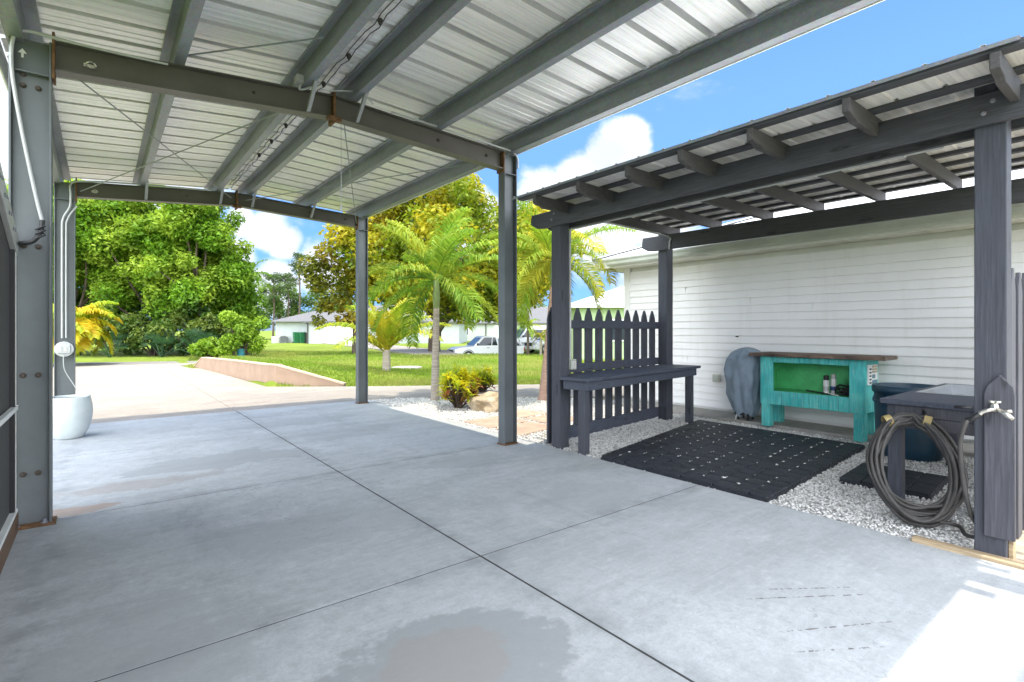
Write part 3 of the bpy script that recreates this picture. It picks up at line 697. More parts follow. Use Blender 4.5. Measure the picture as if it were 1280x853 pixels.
# faucet on that board
fc = thing('water_faucet', (3.93, .61, .86), 'worn chrome hose tap on the pointed grey board of the tall front post', 'tap')
m = MB(); m.tube([(3.956, .61, .86), (3.90, .615, .86)], .013, 10); m.tube(to_bezier([(3.90, .615, .86), (3.88, .63, .857), (3.875, .66, .842), (3.872, .675, .82)], 5), .011, 10); m.lathe([(.017, -.012), (.02, 0), (.017, .016), (.009, .03)], (3.905, .613, .868), 10); m.build('body', M['brass'], fc, smooth=True)
m = MB()
for a in range(5):
    c, s_ = math.cos(a * 1.257), math.sin(a * 1.257); m.tube([(3.905, .613, .90), (3.905 + .026 * c, .613 + .026 * s_, .902)], .006, 6)
m.lathe([(.010, -.004), (.010, .008)], (3.905, .613, .898), 8); m.build('handle', M['brass'], fc)
m = MB(); m.tube([(3.90, .60, .86), (3.885, .56, .838), (3.88, .535, .818)], [.012, .016, .010], 8); m.tube([(3.885, .575, .852), (3.88, .54, .86)], .009, 8); m.build('spout', M['brass'], fc, smooth=True)
m = MB(); m.tube([(3.872, .67, .83), (3.868, .70, .80), (3.866, .73, .79)], [.014, .013, .011], 8); m.tube([(3.87, .70, .862), (3.868, .78, .857)], .009, 8); m.build('hose_coupling', M['black'], fc, smooth=True)

# ------------------------------------------------------------------ picket fences
def fY(x): return 4.395 + .135 * (x - 4)
fe = thing('picket_fence', (5.2, 4.56, 0), 'charcoal picket fence with pointed tops standing behind the workbench', 'fence')
for x in [4.065, 4.33] + [4.33 + .2235 * i for i in range(1, 10)]:
    w = .078; P = [(-w, .01), (w, .01), (w, 1.43), (w * .86, 1.47), (w * .55, 1.52), (.012, 1.575), (-.012, 1.575), (-w * .55, 1.52), (-w * .86, 1.47), (-w, 1.43)]
    dx, dy = 1 / math.hypot(1, .135), .135 / math.hypot(1, .135); dz = random.uniform(-.012, .012)
    m = MB(); m.prism([(x + a * dx, fY(x) + a * dy, z + (dz if z > 1 else 0)) for a, z in P], (-.020 * dy, .020 * dx, 0)); m.build('picket', M['pz'], fe, bevel=.003)
for z0, z1 in ((.03, .17), (.80, .90), (1.32, 1.42)):
    m = MB(); m.bar((4.125, fY(4.125) - .021, (z0 + z1) / 2), (6.445, fY(6.445) - .021, (z0 + z1) / 2), .038, z1 - z0); m.build('rail', M['bench'], fe, bevel=.003)
fr = thing('picket_fence', (5.6, .62, 0), 'sun bleached grey picket fence running from the tall front post towards the house', 'fence')
for i in range(12):
    x = 4.355 + i * .235; w = .068; top = 1.675 + random.uniform(-.01, .01)
    P = [(-w, -.01), (w, -.01), (w, top - .13), (w * .8, top - .09), (w * .45, top - .035), (.015, top), (-.015, top), (-w * .45, top - .035), (-w * .8, top - .09), (-w, top - .13)]
    m = MB(); m.prism([(x + a, .598, z) for a, z in P], (0, .022, 0)); m.build('picket', M['gatew'], fr, bevel=.003)
for z0, z1 in ((.2, .3), (1.36, 1.45)): m = MB(); m.box(4.13, 7.05, .623, .665, z0, z1); m.build('rail', M['pz'], fr, bevel=.003)

# ------------------------------------------------------------------ workbench
wb = thing('workbench', (5.3, 4.0, 0), 'long charcoal painted bench with two front legs in front of the picket fence', 'bench')
u = Vector((1, .150, 0)).normalized(); w = Vector((-u.y, u.x, 0)); A = Vector((3.94, 3.725, 0))
def bp(a, b_, z): return A + u * a + w * b_ + Vector((0, 0, z))
LEN, DEP = 2.76, .56
m = MB()
for b0, b1 in ((0, .183), (.187, .37), (.374, .52)):
    a0 = .0 if b0 < .37 else .22
    m.prism([bp(a0, b0, .765), bp(LEN, b0, .765), bp(LEN, b1, .765), bp(a0, b1, .765)], (0, 0, .036))
m.build('top', M['bench'], wb, bevel=.004)
m = MB(); m.prism([bp(.05, .04, .665), bp(LEN - .05, .04, .665), bp(LEN - .05, .078, .665), bp(.05, .078, .665)], (0, 0, .099)); m.prism([bp(.05, .079, .665), bp(.09, .079, .665), bp(.09, .36, .665), bp(.05, .36, .665)], (0, 0, .099)); m.prism([bp(LEN - .09, .079, .665), bp(LEN - .05, .079, .665), bp(LEN - .05, .50, .665), bp(LEN - .09, .50, .665)], (0, 0, .099)); m.build('apron', M['bench'], wb, bevel=.003)
for a in (.055, LEN - .145):
    m = MB(); m.prism([bp(a, .08, -.02), bp(a + .09, .08, -.02), bp(a + .09, .17, -.02), bp(a, .17, -.02)], (0, 0, .783)); m.build('leg', M['pz'], wb, bevel=.004)

# ------------------------------------------------------------------ rubber mats
def rubber_mat(label, quad, nu, nv, name='rubber_mat'):
    root = MB()
    q = [Vector((x, y, 0)) for x, y in quad]
    def P(u, v, z): 
        a = q[0].lerp(q[3], u); b = q[1].lerp(q[2], u); p = a.lerp(b, v); return (p.x, p.y, z)
    root.prism([P(0, 0, -.02), P(1, 0, -.02), P(1, 1, -.02), P(0, 1, -.02)], (0, 0, .034))
    for j in range(nv):
        off = .5 if j % 2 else 0
        for i in range(-1, nu + 1):
            u0 = (i + off) / (nu + .5); u1 = u0 + 1 / (nu + .5); u0c, u1c = max(u0, 0), min(u1, 1)
            if u1c - u0c < .012: continue
            g_ = .012; k = .035 / (nu); v0, v1 = j / nv, (j + 1) / nv; gv_ = .010 / 2 * (1 / (nv * .2)) * .55
            mid = (u0c + u1c) / 2; half = (u1c - u0c) / 2
            z = .036 + random.uniform(-.0015, .0015)
            if half * (nu + .5) > .4:
                ks = .22 * half; kv = .10 / nv
                pts = [(u0c + g_ / 4, v0 + gv_ + kv), (u0c + ks, v0 + gv_), (mid - ks * .6, v0 + gv_), (mid, v0 + gv_ + kv * .9), (mid + ks * .6, v0 + gv_), (u1c - ks, v0 + gv_), (u1c - g_ / 4, v0 + gv_ + kv),
                       (u1c - g_ / 4, v1 - gv_ - kv), (u1c - ks, v1 - gv_), (mid + ks * .6, v1 - gv_), (mid, v1 - gv_ - kv * .9), (mid - ks * .6, v1 - gv_), (u0c + ks, v1 - gv_), (u0c + g_ / 4, v1 - gv_ - kv)]
            else: pts = [(u0c, v0 + gv_), (u1c, v0 + gv_), (u1c, v1 - gv_), (u0c, v1 - gv_)]
            root.prism([P(a, b, .0145) for a, b in pts], (0, 0, z - .0145))
    return tag(root.build(name, M['rubber'], None, bevel=.003), label, 'mat')
rubber_mat('large black rubber mat of interlocking tiles lying on the gravel between workbench and turquoise cabinet', MAT4, NU, NV)
rubber_mat('small black rubber mat on the gravel behind the coiled hose', [(5.02, 1.15), (5.0, 1.78), (5.74, 1.84), (5.76, 1.2)], 4, 4)

# ------------------------------------------------------------------ turquoise cabinet
cb = thing('cabinet', (7.15, 2.82, 0), 'distressed turquoise wooden cabinet with green interior and dark plank top against the white house', 'cabinet')
X0, X1, Y0, Y1 = 6.94, 7.38, 2.20, 3.42
m = MB()
m.box(X0, X0 + .022, Y0, Y0 + .165, .325, .955); m.box(X0, X0 + .022, Y1 - .165, Y1, .325, .955)          # stiles
def planks(y0, y1, z0, z1, n):
    for i in range(n):
        a = y0 + (y1 - y0) * i / n; b_ = y0 + (y1 - y0) * (i + 1) / n; d_ = random.uniform(0, .004)
        m.box(X0 + .001 + d_, X0 + .021, a + .0015, b_ - .0015, z0 + random.uniform(-.004, .003), z1)
planks(Y0 + .166, Y1 - .166, .325, .505, 8); planks(Y0 + .166, Y1 - .166, .882, .954, 8)
m.build('front_frame', M['teal'], cb, bevel=.002)
for y in (Y0 + .001, Y1 - .021):
    m = MB()
    for i in range(3): m.box(X0 + .023 + i * .138, X0 + .023 + (i + 1) * .138 - .003, y, y + .02, .33, .954)
    m.build('side_panel', M['teal'], cb, bevel=.002)
m = MB(); m.box(X1 - .02, X1 - .001, Y0 + .022, Y1 - .022, .34, .95); m.box(X0 + .024, X1 - .021, Y0 + .022, Y0 + .030, .508, .95); m.box(X0 + .024, X1 - .021, Y1 - .030, Y1 - .022, .508, .95); m.build('back_panel', M['green'], cb)
m = MB(); m.box(X0 + .023, X1 - .021, Y0 + .031, Y1 - .031, .488, .506); m.build('shelf', M['green'], cb)
for (x, y, z) in ((X0 + .003, Y0 + .012, 0.), (X0 + .003, Y1 - .122, .03), (X1 - .115, Y0 + .012, .05), (X1 - .115, Y1 - .122, .05)):
    m = MB(); m.box(x, x + .11, y, y + .11, z if x > 7.1 else 0.03 if y > 3 else .0, .324); m.build('leg', M['teal'], cb, bevel=.004)
m = MB(); n = 26; fr_ = []
for i in range(n + 1):
    t_ = i / n; fr_.append((6.855 + random.uniform(-.010, .010) + .012 * math.sin(i * .9), 1.98 + t_ * (3.53 - 1.98)))
m.prism([(x, y, .957) for x, y in fr_] + [(7.36, 3.50, .957), (7.36, 2.0, .957)], (0, 0, .045)); m.build('top', M['plank'], cb, bevel=.006)
m = MB(); m.box(6.99, 7.29, 2.183, 2.199, .66, .895); sg = m.build('fish_chart', M['white'], cb)
cc = [(.5, .42, .2), (.3, .33, .36), (.55, .5, .3), (.12, .25, .3), (.45, .3, .2), (.3, .4, .3)]
M['ink'] = simple('chart_ink', (.06, .07, .05), .6, 0, .2, 9, 0); M['tint'] = simple('chart_tint', (.42, .36, .24), .6, 0, .3, 12, 0); M['tint2'] = simple('chart_blue', (.12, .26, .30), .6, 0, .3, 12, 0)
m = MB()
for i in range(5):
    z = .685 + i * .04; m.lathe([(.002, -.05), (.014, -.03), (.017, 0), (.009, .035), (.012, .05)], (7.045, 2.1815, z), 8, 'x') if False else m.prism([(7.01, 2.180, z), (7.03, 2.180, z - .012), (7.055, 2.180, z - .010), (7.072, 2.180, z - .002), (7.083, 2.180, z - .011), (7.083, 2.180, z + .011), (7.072, 2.180, z + .002), (7.055, 2.180, z + .010), (7.03, 2.180, z + .012)], (0, .002, 0))
m.build('printed_fish', M['ink'], sg)
m = MB()
for i in range(3): m.box(7.105, 7.275, 2.1805, 2.182, .80 + i * .03, .822 + i * .03)
m.build('printed_panel', M['tint'], sg)
m = MB(); m.box(7.105, 7.275, 2.1805, 2.182, .675, .715); m.box(7.105, 7.2, 2.1805, 2.182, .735, .78); m.build('printed_panel', M['tint2'], sg)
# things on its shelf
def can(x, y, body, cap, label, h=.165):
    r = thing('spray_can', (x, y, .506), label, 'spray can')
    m = MB(); m.lathe([(.031, 0), (.033, .004), (.033, h), (.028, h + .012)], (x, y, .507), 16); bd = m.build('body', M[body], r, smooth=False)
    m = MB(); m.lathe([(.0335, .05), (.0335, .10)], (x, y, .507), 16, cap=False); m.build('paper_band', M['canb' if body == 'canw' and cap != 'black' else 'conduit'], bd)
    m = MB(); m.lathe([(.0285, h + .012), (.030, h + .02), (.029, h + .065), (.022, h + .07)], (x, y, .507), 16); m.build('cap', M[cap], r, bevel=.002)
can(7.05, 2.655, 'canw', 'black', 'white spray can with a black cap on the green cabinet shelf')
can(7.12, 2.60, 'canw', 'conduit', 'white and blue spray can behind the black capped one on the shelf', .18)
m = MB(); r_ = random.Random(3)
pts = [(7.05 + r_.uniform(-.06, .10), 2.42 + r_.uniform(-.13, .12), .517 + abs(r_.gauss(0, .05))) for i in range(70)]
m.tube(to_bezier(pts, 5), .008, 6); m.tube(to_bezier([(7.02, 2.88, .54), (7.03, 2.80, .53), (7.02, 2.70, .522), (7.0, 2.6, .518), (7.0, 2.5, .522)], 5), .011, 6)
tag(m.build('power_cord', M['black'], None, smooth=True), 'tangled black cord heaped at the right of the green cabinet shelf', 'cord')
m = MB(); m.tube(to_bezier([(6.985, 2.62, .535), (6.975, 2.56, .522), (6.968, 2.49, .515)], 4), .005, 6); m.tube([(6.985, 2.62, .535), (6.99, 2.65, .54)], .010, 8)
tag(m.build('screwdriver', M['strapw'], None), 'small pale screwdriver lying before the black cord on the shelf', 'tool')

# covered grill
gc = thing('covered_grill', (7.15, 3.74, 0), 'grill under a grey blue cloth cover tied with straps beside the turquoise cabinet', 'grill')
prof_ = [(.10, .115), (.14, .145), (.22, .175), (.34, .205), (.48, .235), (.62, .258), (.74, .266), (.85, .258), (.93, .232), (.99, .185), (1.035, .12), (1.055, .05), (1.06, .004)]
n = 64; vs = []
pp = to_bezier([(z, r, 0) for z, r in prof_], 4)
for p_ in pp:
    z, r = p_.x, max(p_.y, .003); t_ = (z - .1) / .96; ox = .0; oy = -.05 * max(0, t_ - .5) + .02 * math.sin(t_ * 3)
    for k in range(n):
        a = 2 * PI * k / n
        f = 1 + (.06 * math.sin(5 * a + 2.2 * t_) + .05 * math.sin(9 * a - 4 * t_ + 1) + .04 * math.sin(14 * a + 6 * t_)) * (1.15 - t_ * .8) * (1 if t_ > .02 else 1.4) + .13 * (mnoise.noise(Vector((2.6 * math.cos(a), 2.6 * math.sin(a), 5 * t_)))) + .05 * (mnoise.noise(Vector((8 * math.cos(a), 8 * math.sin(a), 14 * t_))))
        vs.append((7.16 + ox + r * f * math.cos(a) * .92, 3.74 + oy + r * f * math.sin(a), z - (.015 * math.sin(3 * a) if t_ < .03 else 0)))
m = MB(); k_ = len(pp); m.add(vs, [(i * n + k, i * n + (k + 1) % n, (i + 1) * n + (k + 1) % n, (i + 1) * n + k) for i in range(k_ - 1) for k in range(n)]); cv = m.build('cloth_cover', M['cover'], gc, smooth=True, solid=.003)
m = MB()
for a0, a1 in ((2.5, 3.2), (3.35, 4.1)):
    q = [(7.16 + .132 * math.cos(a) * .92, 3.76 + .132 * math.sin(a), .11 + .05 * abs(math.sin((a - a0) / (a1 - a0) * PI))) for a in np.linspace(a0, a1, 8)]
    for i in range(7): m.bar(q[i], q[i + 1], .004, .045)
m.build('hem_strap', M['black'], cv)
m = MB(); m.tube(to_bezier([(7.04, 3.80, .14), (7.02, 3.805, .09), (7.01, 3.81, .045)], 4), .007, 6); m.build('tie_cord', M['strapw'], cv)
m = MB()
for dx, dy in ((-.07, -.07), (.07, -.07), (-.07, .07), (.07, .07)): m.tube([(7.16 + dx, 3.74 + dy, .04), (7.16 + dx * .8, 3.74 + dy * .8, .4)], .014, 8)
m.build('stand', M['black'], gc)

# ------------------------------------------------------------------ blue barrel
bb = thing('plastic_barrel', (6.62, 1.70, 0), 'dark blue round plastic barrel between the turquoise cabinet and sink table', 'barrel')
m = MB(); pf = [(.255, 0), (.27, .01), (.285, .12), (.295, .3), (.302, .5), (.306, .66), (.322, .665), (.326, .70), (.322, .735), (.308, .74), (.304, .735), (.300, .66), (.288, .3), (.27, .03), (.02, .025)]
m.lathe(pf, (6.62, 1.70, -.015), 40, cap=True); bo = m.build('drum', M['blue'], bb, smooth=True)
m = MB()
for a in (2.6, 5.74):
    x, y = 6.62 + .318 * math.cos(a), 1.70 + .318 * math.sin(a); t1 = Vector((-math.sin(a), math.cos(a), 0)); rr_ = Vector((math.cos(a), math.sin(a), 0))
    c0 = Vector((x, y, .60)); m.tube(to_bezier([c0 - t1 * .08 + Vector((0, 0, .03)), c0 - t1 * .07 + rr_ * .03 - Vector((0, 0, .03)), c0 + t1 * .07 + rr_ * .03 - Vector((0, 0, .03)), c0 + t1 * .08 + Vector((0, 0, .03))], 4), .011, 8)
m.build('rope_handle', M['blue'], bb, smooth=True)

# ------------------------------------------------------------------ sink table
sk = thing('sink_table', (5.7, 1.0, 0), 'charcoal timber table with a stainless sink let into its top beside the tall front post', 'table')
TX0, TX1, TY0, TY1, TZ = 4.72, 6.55, .72, 1.40, .776
m = MB()
ys = [(.72, .86), (.863, 1.11), (1.113, 1.40)]
m.box(TX0, 5.42, TY0, TY1, TZ - .038, TZ); m.box(6.42, TX1, TY0, TY1, TZ - .038, TZ); m.box(5.423, 6.417, 1.33, TY1, TZ - .038, TZ); m.box(5.423, 6.417, TY0, .80, TZ - .038, TZ)
m.build('top', M['bench'], sk, bevel=.004)
m = MB(); m.box(5.40, 6.44, .785, 1.345, TZ + .001, TZ + .006)
m2 = MB(); ix0, ix1, iy0, iy1 = 5.45, 6.39, .83, 1.31
m2.add([(5.40, .785, TZ + .003), (6.44, .785, TZ + .003), (6.44, 1.345, TZ + .003), (5.40, 1.345, TZ + .003), (ix0, iy0, TZ + .005), (ix1, iy0, TZ + .005), (ix1, iy1, TZ + .005), (ix0, iy1, TZ + .005), (ix0 + .02, iy0 + .02, TZ - .18), (ix1 - .02, iy0 + .02, TZ - .18), (ix1 - .02, iy1 - .02, TZ - .18), (ix0 + .02, iy1 - .02, TZ - .18)],
       [(0, 1, 5, 4), (1, 2, 6, 5), (2, 3, 7, 6), (3, 0, 4, 7), (4, 5, 9, 8), (5, 6, 10, 9), (6, 7, 11, 10), (7, 4, 8, 11), (8, 9, 10, 11)])
m2.build('sink_basin', M['steelsink'], sk, solid=.002)
m = MB()
for i, (z0, z1) in enumerate(((.655, .737), (.565, .652))): m.box(TX0 + .03, TX0 + .055, TY0 + .02, TY1 - .09, z0, z1)
m.box(TX0 + .056, TX1 - .05, TY1 - .055, TY1 - .03, .645, .737); m.box(TX0 + .056, TX1 - .05, TY0 + .03, TY0 + .055, .645, .737); m.build('apron', M['gatew'], sk, bevel=.003)
for x, y in ((4.757, 1.27), (4.757, .76), (6.42, 1.27), (6.42, .76)):
    m = MB(); m.box(x, x + .09, y, y + .09, -.02, .737); m.build('leg', M['pz'], sk, bevel=.004)
m = MB(); m.box(5.5, 6.5, .74, .765, .25, .36); m.build('stretcher', M['pz'], sk, bevel=.003)
m = MB(); m.tube([(4.742, 1.12, .70), (4.70, 1.12, .695), (4.68, 1.12, .72)], .008, 6); m.build('hose_hook', M['black'], sk)

# ------------------------------------------------------------------ coiled hose
hs = thing('garden_hose', (4.4, 1.1, 0), 'thick grey hose coiled and taped, leaning on the sink table over the gravel', 'hose')
vdir = Vector((.44, .17, .66)); vdir.normalize(); hdir = Vector((.35, -.94, 0)).normalized(); ndir = hdir.cross(vdir).normalized()
C0 = Vector((4.24, 1.03, .012)) + vdir * .405
rh = random.Random(11); pts = []; turns = 18; steps = 26
ph1 = 0
for k in range(turns):
    ra = rh.uniform(.20, .268); rb = rh.uniform(.325, .43) if k not in (3, 7, 10, 14) else rh.uniform(.22, .29); off = rh.uniform(-.035, .035); dn = rh.uniform(-.016, .016)
    if k == 0: prev = (ra, rb, off, dn)
    for s_ in range(steps):
        t_ = s_ / steps; e = t_ * t_ * (3 - 2 * t_)
        A_ = [p0 + (p1 - p0) * e for p0, p1 in zip(prev, (ra, rb, off, dn))]
        a = PI / 2 + 2 * PI * t_
        # all loops share the top, where they are taped together
        top = max(0, math.sin(a)) ** 1.5
        r1 = A_[0]; rv = A_[1] * (1 - top) + (.378 + .034 * math.sin(k * 2.4)) * top
        if math.sin(a) < 0: rv = A_[1]
        P_ = C0 + hdir * (r1 * math.cos(a) * (1 - .12 * top) + A_[2] * .5) + vdir * (rv * math.sin(a) - (0.41 - rv) * .0) + ndir * (A_[3] * (1 - .4 * top) + (k - turns / 2) * .0055)
        P_ += Vector((mnoise.noise(Vector((k * 3.1, t_ * 5, 0))), mnoise.noise(Vector((k * 3.1, t_ * 5, 9))), mnoise.noise(Vector((k * 3.1, t_ * 5, 4))))) * .018
        if P_.z < .012: P_.z = .012 + abs(rh.gauss(0, .004))
        pts.append(P_)
    prev = (ra, rb, off, dn)
m = MB(); m.tube(to_bezier(pts, 2), .0122, 8); coil = m.build('coil', M['hose'], hs, smooth=True)
for a in (PI / 2 + .42, PI / 2 - .30):
    c = C0 + hdir * (.365 * math.cos(a) * .9) + vdir * (.372 * math.sin(a)); tdir = (hdir * -math.sin(a) + vdir * math.cos(a)).normalized(); rdir = (hdir * math.cos(a) + vdir * math.sin(a)).normalized()
    m = MB(); q = []
    for i in range(17):
        b_ = 2 * PI * i / 16; q.append(c + rdir * .047 * math.cos(b_) + ndir * .062 * math.sin(b_))
    for i in range(16): m.bar(q[i], q[i + 1], .045, .003, rdir * math.cos(2 * PI * (i + .5) / 16) + ndir * math.sin(2 * PI * (i + .5) / 16))
    m.build('tape_tie', M['tape'], hs)
lw = C0 - vdir * .36 + hdir * .1
m = MB(); m.tube(to_bezier([lw, lw + hdir * .10 + Vector((-.01, 0, -.005)), (4.21, .79, .03), (4.12, .70, .08), (4.02, .735, .22), (3.93, .755, .45), (3.875, .755, .65), (3.86, .735, .75), (3.866, .722, .79)], 7), .012, 8); m.build('lead', M['hose'], hs, smooth=True)

# ------------------------------------------------------------------ main house
WX, WY = 7.5, 6.15
hm = thing('house', (11, 1.6, 0), 'white vinyl sided house with gutter and pale shingle roof behind the pergola', 'house')
pit = .112; L = []; z = .10
while z < 2.40:
    for dz, o in ((0, -.019), (.004, -.020), (.085, -.007), (pit - .002, .0)):
        if z + dz < 2.41: L.append((o, z + dz))
    z += pit
m = MB(); m.strip([(WX + o, -5, zz) for o, zz in L], (0, WY + 5, 0)); m.strip([(WX + .001, WY - o, zz) for o, zz in L], (7.4, 0, 0)); m.build('siding', M['siding'], hm)
m = MB(); m.box(WX + .03, WX + 7.4, -5, WY - .03, -.1, 2.42); m.build('wall', M['trim'], hm)
m = MB(); m.box(WX - .03, WX + .10, WY - .10, WY + .03, .08, 2.41); m.build('corner_trim', M['trim'], hm, bevel=.004)
m = MB()
for y, z0 in ((4.88, .772), (4.92, 1.892), (3.84, 1.668), (2.98, 1.556)): m.box(WX - .0208, WX - .002, y, y + .004, z0 + .004, z0 + .108)
m.build('siding_joint', M['siding'], hm)
m = MB(); m.box(WX - .022, WX - .012, 4.02, 4.06, 1.20, 1.215); m.box(WX - .04, WX - .022, 4.015, 4.03, 1.2, 1.21); m.build('hose_bracket', M['wire'], hm)
m = MB(); m.box(WX - .06, WX - .014, 4.30, 4.42, .50, .62); ox = m.build('outlet_box', M['soffit'], hm, bevel=.006); m = MB(); m.box(WX - .068, WX - .060, 4.315, 4.405, .515, .605); m.build('cover_flap', M['gutter'], ox, bevel=.003)
EX, EY, EZ = 7.09, 6.56, 2.52
m = MB(); L = []; y = -5.
while y < EY - .05: L += [(EX + .03, y, 2.412), (EX + .03, y + .19, 2.412), (EX + .03, y + .193, 2.421), (EX + .03, y + .2, 2.421)]; y += .203
m.strip(L, (WX - EX - .03, 0, 0)); m.box(WX + .002, 15.3, WY + .0, EY - .03, 2.412, 2.424); m.build('soffit', M['soffit'], hm)
# gutter: open trough profile along the eave
gp = [(EX + .018, 2.43), (EX - .045, 2.43), (EX - .075, 2.455), (EX - .082, 2.50), (EX - .105, 2.525), (EX - .105, 2.545), (EX - .095, 2.545), (EX - .095, 2.53), (EX - .07, 2.5), (EX - .06, 2.46), (EX - .04, 2.442), (EX + .018, 2.442)]
m = MB(); m.prism([(x, -5, zz) for x, zz in gp], (0, 11.2, 0)); m.build('gutter', M['gutter'], hm)
m = MB(); m.box(EX + .02, EX + .04, -5, EY, 2.40, 2.55); m.box(EX + .04, 15.3, EY - .02, EY, 2.40, 2.55); m.build('fascia', M['trim'], hm)
m = MB(); PK = 3.9; s_ = .36
A_ = (EX - .02, EY + .02, 2.555); B_ = (EX - .02, -6, 2.555); C_ = (EX + PK, -6, 2.555 + PK * s_); D_ = (EX + PK, EY - PK, 2.555 + PK * s_); E_ = (EX + 2 * PK, EY + .02, 2.555); F_ = (EX + 2 * PK, -6, 2.555)
m.add([A_, B_, C_, D_, E_, F_], [(0, 1, 2, 3), (0, 3, 4), (3, 2, 5, 4)]); m.build('roof', M['hroof'], hm, solid=.03)
m = MB(); m.bar((EX - .02, EY + .02, 2.585), (EX + PK, EY - PK, 2.585 + PK * s_), .2, .02); m.build('hip_cap', M['hroof'], hm)
m = MB(); m.prism([(7.06, -5, -.06), (7.06, -5, .035), (7.51, -5, .06), (7.51, -5, -.06)], (0, WY + 5.1, 0)); tag(m.build('house_footing', M['ledge'], None, bevel=.006), kind='structure')

# ------------------------------------------------------------------ stepping stones, rock
for i, (p, lab) in enumerate(zip(PAV, ('square pink stepping stone in the white gravel nearest the carport post', 'square pink stepping stone second from the carport, below the tan boulder', 'square pink stepping stone closest to the picket fence', 'square pink stepping stone farthest from the slab, behind the carport post'))):
    m = MB(); m.prism([(x, y, -.03) for x, y in p], (0, 0, .034)); tag(m.build('stepping_stone', M['paver'], None, bevel=.006), lab, 'stepping stone', 'pink stepping stones in the gravel')
def boulder(name, c, r, label, seed):
    bm = bmesh.new(); bmesh.ops.create_icosphere(bm, subdivisions=4, radius=1)
    for v in bm.verts:
        p = v.co.copy(); d = 1 + .30 * mnoise.noise(p * 1.1 + Vector((seed, 0, 0))) + .12 * mnoise.noise(p * 2.9 + Vector((0, seed, 0))) + .05 * mnoise.noise(p * 7)
        v.co = Vector((p.x * r[0] * d, p.y * r[1] * d, p.z * r[2] * d)); v.co.z = max(v.co.z, -r[2] * .35)
    me = bpy.data.meshes.new(name); bm.to_mesh(me); bm.free(); me.materials.append(M['rock'])
    o = bpy.data.objects.new(name, me); COL.objects.link(o); o.location = c; return tag(o, label, 'rock')
boulder('boulder', (5.12, 7.02, .04), (.36, .36, .23), 'large tan boulder in the gravel beside the yellow shrub', 3)

# ------------------------------------------------------------------ retaining wall
rw = thing('retaining_wall', (3.0, 16, 0), 'low pink stucco retaining wall with pale cap along the driveway edge', 'wall')
WP = [((2.58, 21.2), .02), ((2.70, 20.4), .36), ((2.92, 16.5), .43), ((3.07, 13.35), .47), ((3.22, 12.95), .47), ((4.46, 11.98), .03)]
m = MB(); c2 = MB()
for i in range(5):
    (a, ha), (b_, hb) = WP[i], WP[i + 1]; d = Vector((b_[0] - a[0], b_[1] - a[1], 0)).normalized(); nn = Vector((-d.y, d.x, 0)) * .17
    a3, b3 = Vector((*a, 0)), Vector((*b_, 0))
    def wedge(mb, z0a, z1a, z0b, z1b, q0, q1):
        mb.add([a3 + q0 + Vector((0, 0, z0a)), b3 + q0 + Vector((0, 0, z0b)), b3 + q1 + Vector((0, 0, z0b)), a3 + q1 + Vector((0, 0, z0a)), a3 + q0 + Vector((0, 0, z1a)), b3 + q0 + Vector((0, 0, z1b)), b3 + q1 + Vector((0, 0, z1b)), a3 + q1 + Vector((0, 0, z1a))],
               [(3, 2, 1, 0), (4, 5, 6, 7), (0, 1, 5, 4), (1, 2, 6, 5), (2, 3, 7, 6), (3, 0, 4, 7)])
    wedge(m, -.1, ha, -.1, hb, Vector((0, 0, 0)), nn); wedge(c2, ha + .002, ha + .03, hb + .002, hb + .03, -nn * .08, nn * 1.08)
m.build('wall_face', M['stucco'], rw); c2.build('coping', M['cap'], rw)

# ------------------------------------------------------------------ vegetation
def leaves(name, clumps, n, size, mat, parent, up=.35, aspect=.5, squash=.85, hang=0.):
    C = np.array(clumps, float); pr = C[:, 3] ** 2; pr /= pr.sum(); k = RNG.choice(len(C), n, p=pr)
    d = RNG.normal(size=(n, 3)); d /= np.linalg.norm(d, axis=1, keepdims=True)
    rad = C[k, 3] * RNG.random(n) ** .42
    P = C[k, :3] + d * rad[:, None] * np.array((1, 1, squash))
    nrm = RNG.normal(size=(n, 3)); nrm[:, 2] = np.abs(nrm[:, 2]) + up; nrm += d * .5; nrm /= np.linalg.norm(nrm, axis=1, keepdims=True)
    a = RNG.normal(size=(n, 3)); a[:, 2] -= hang; a -= nrm * (a * nrm).sum(1, keepdims=True); a /= np.linalg.norm(a, axis=1, keepdims=True) + 1e-9
    b = np.cross(nrm, a); l = size * RNG.uniform(.55, 1.3, n)[:, None]; w = l * aspect
    V = np.stack([P - a * l * .5, P + b * w * .5, P + a * l * .5, P - b * w * .5], 1).reshape(-1, 3)
    return np_mesh(name, V, np.arange(4 * n).reshape(-1, 4), mat, parent)

def crown_clumps(c, r, k, rc, seed, shell=.45, zmin=-1.):
    q = np.random.default_rng(seed); out = []
    while len(out) < k:
        d = q.normal(size=3); d /= np.linalg.norm(d)
        if d[2] < zmin: continue
        t_ = shell + (1 - shell) * q.random() ** .7
        out.append((c[0] + d[0] * r[0] * t_, c[1] + d[1] * r[1] * t_, c[2] + d[2] * r[2] * t_, q.uniform(*rc)))
    return out

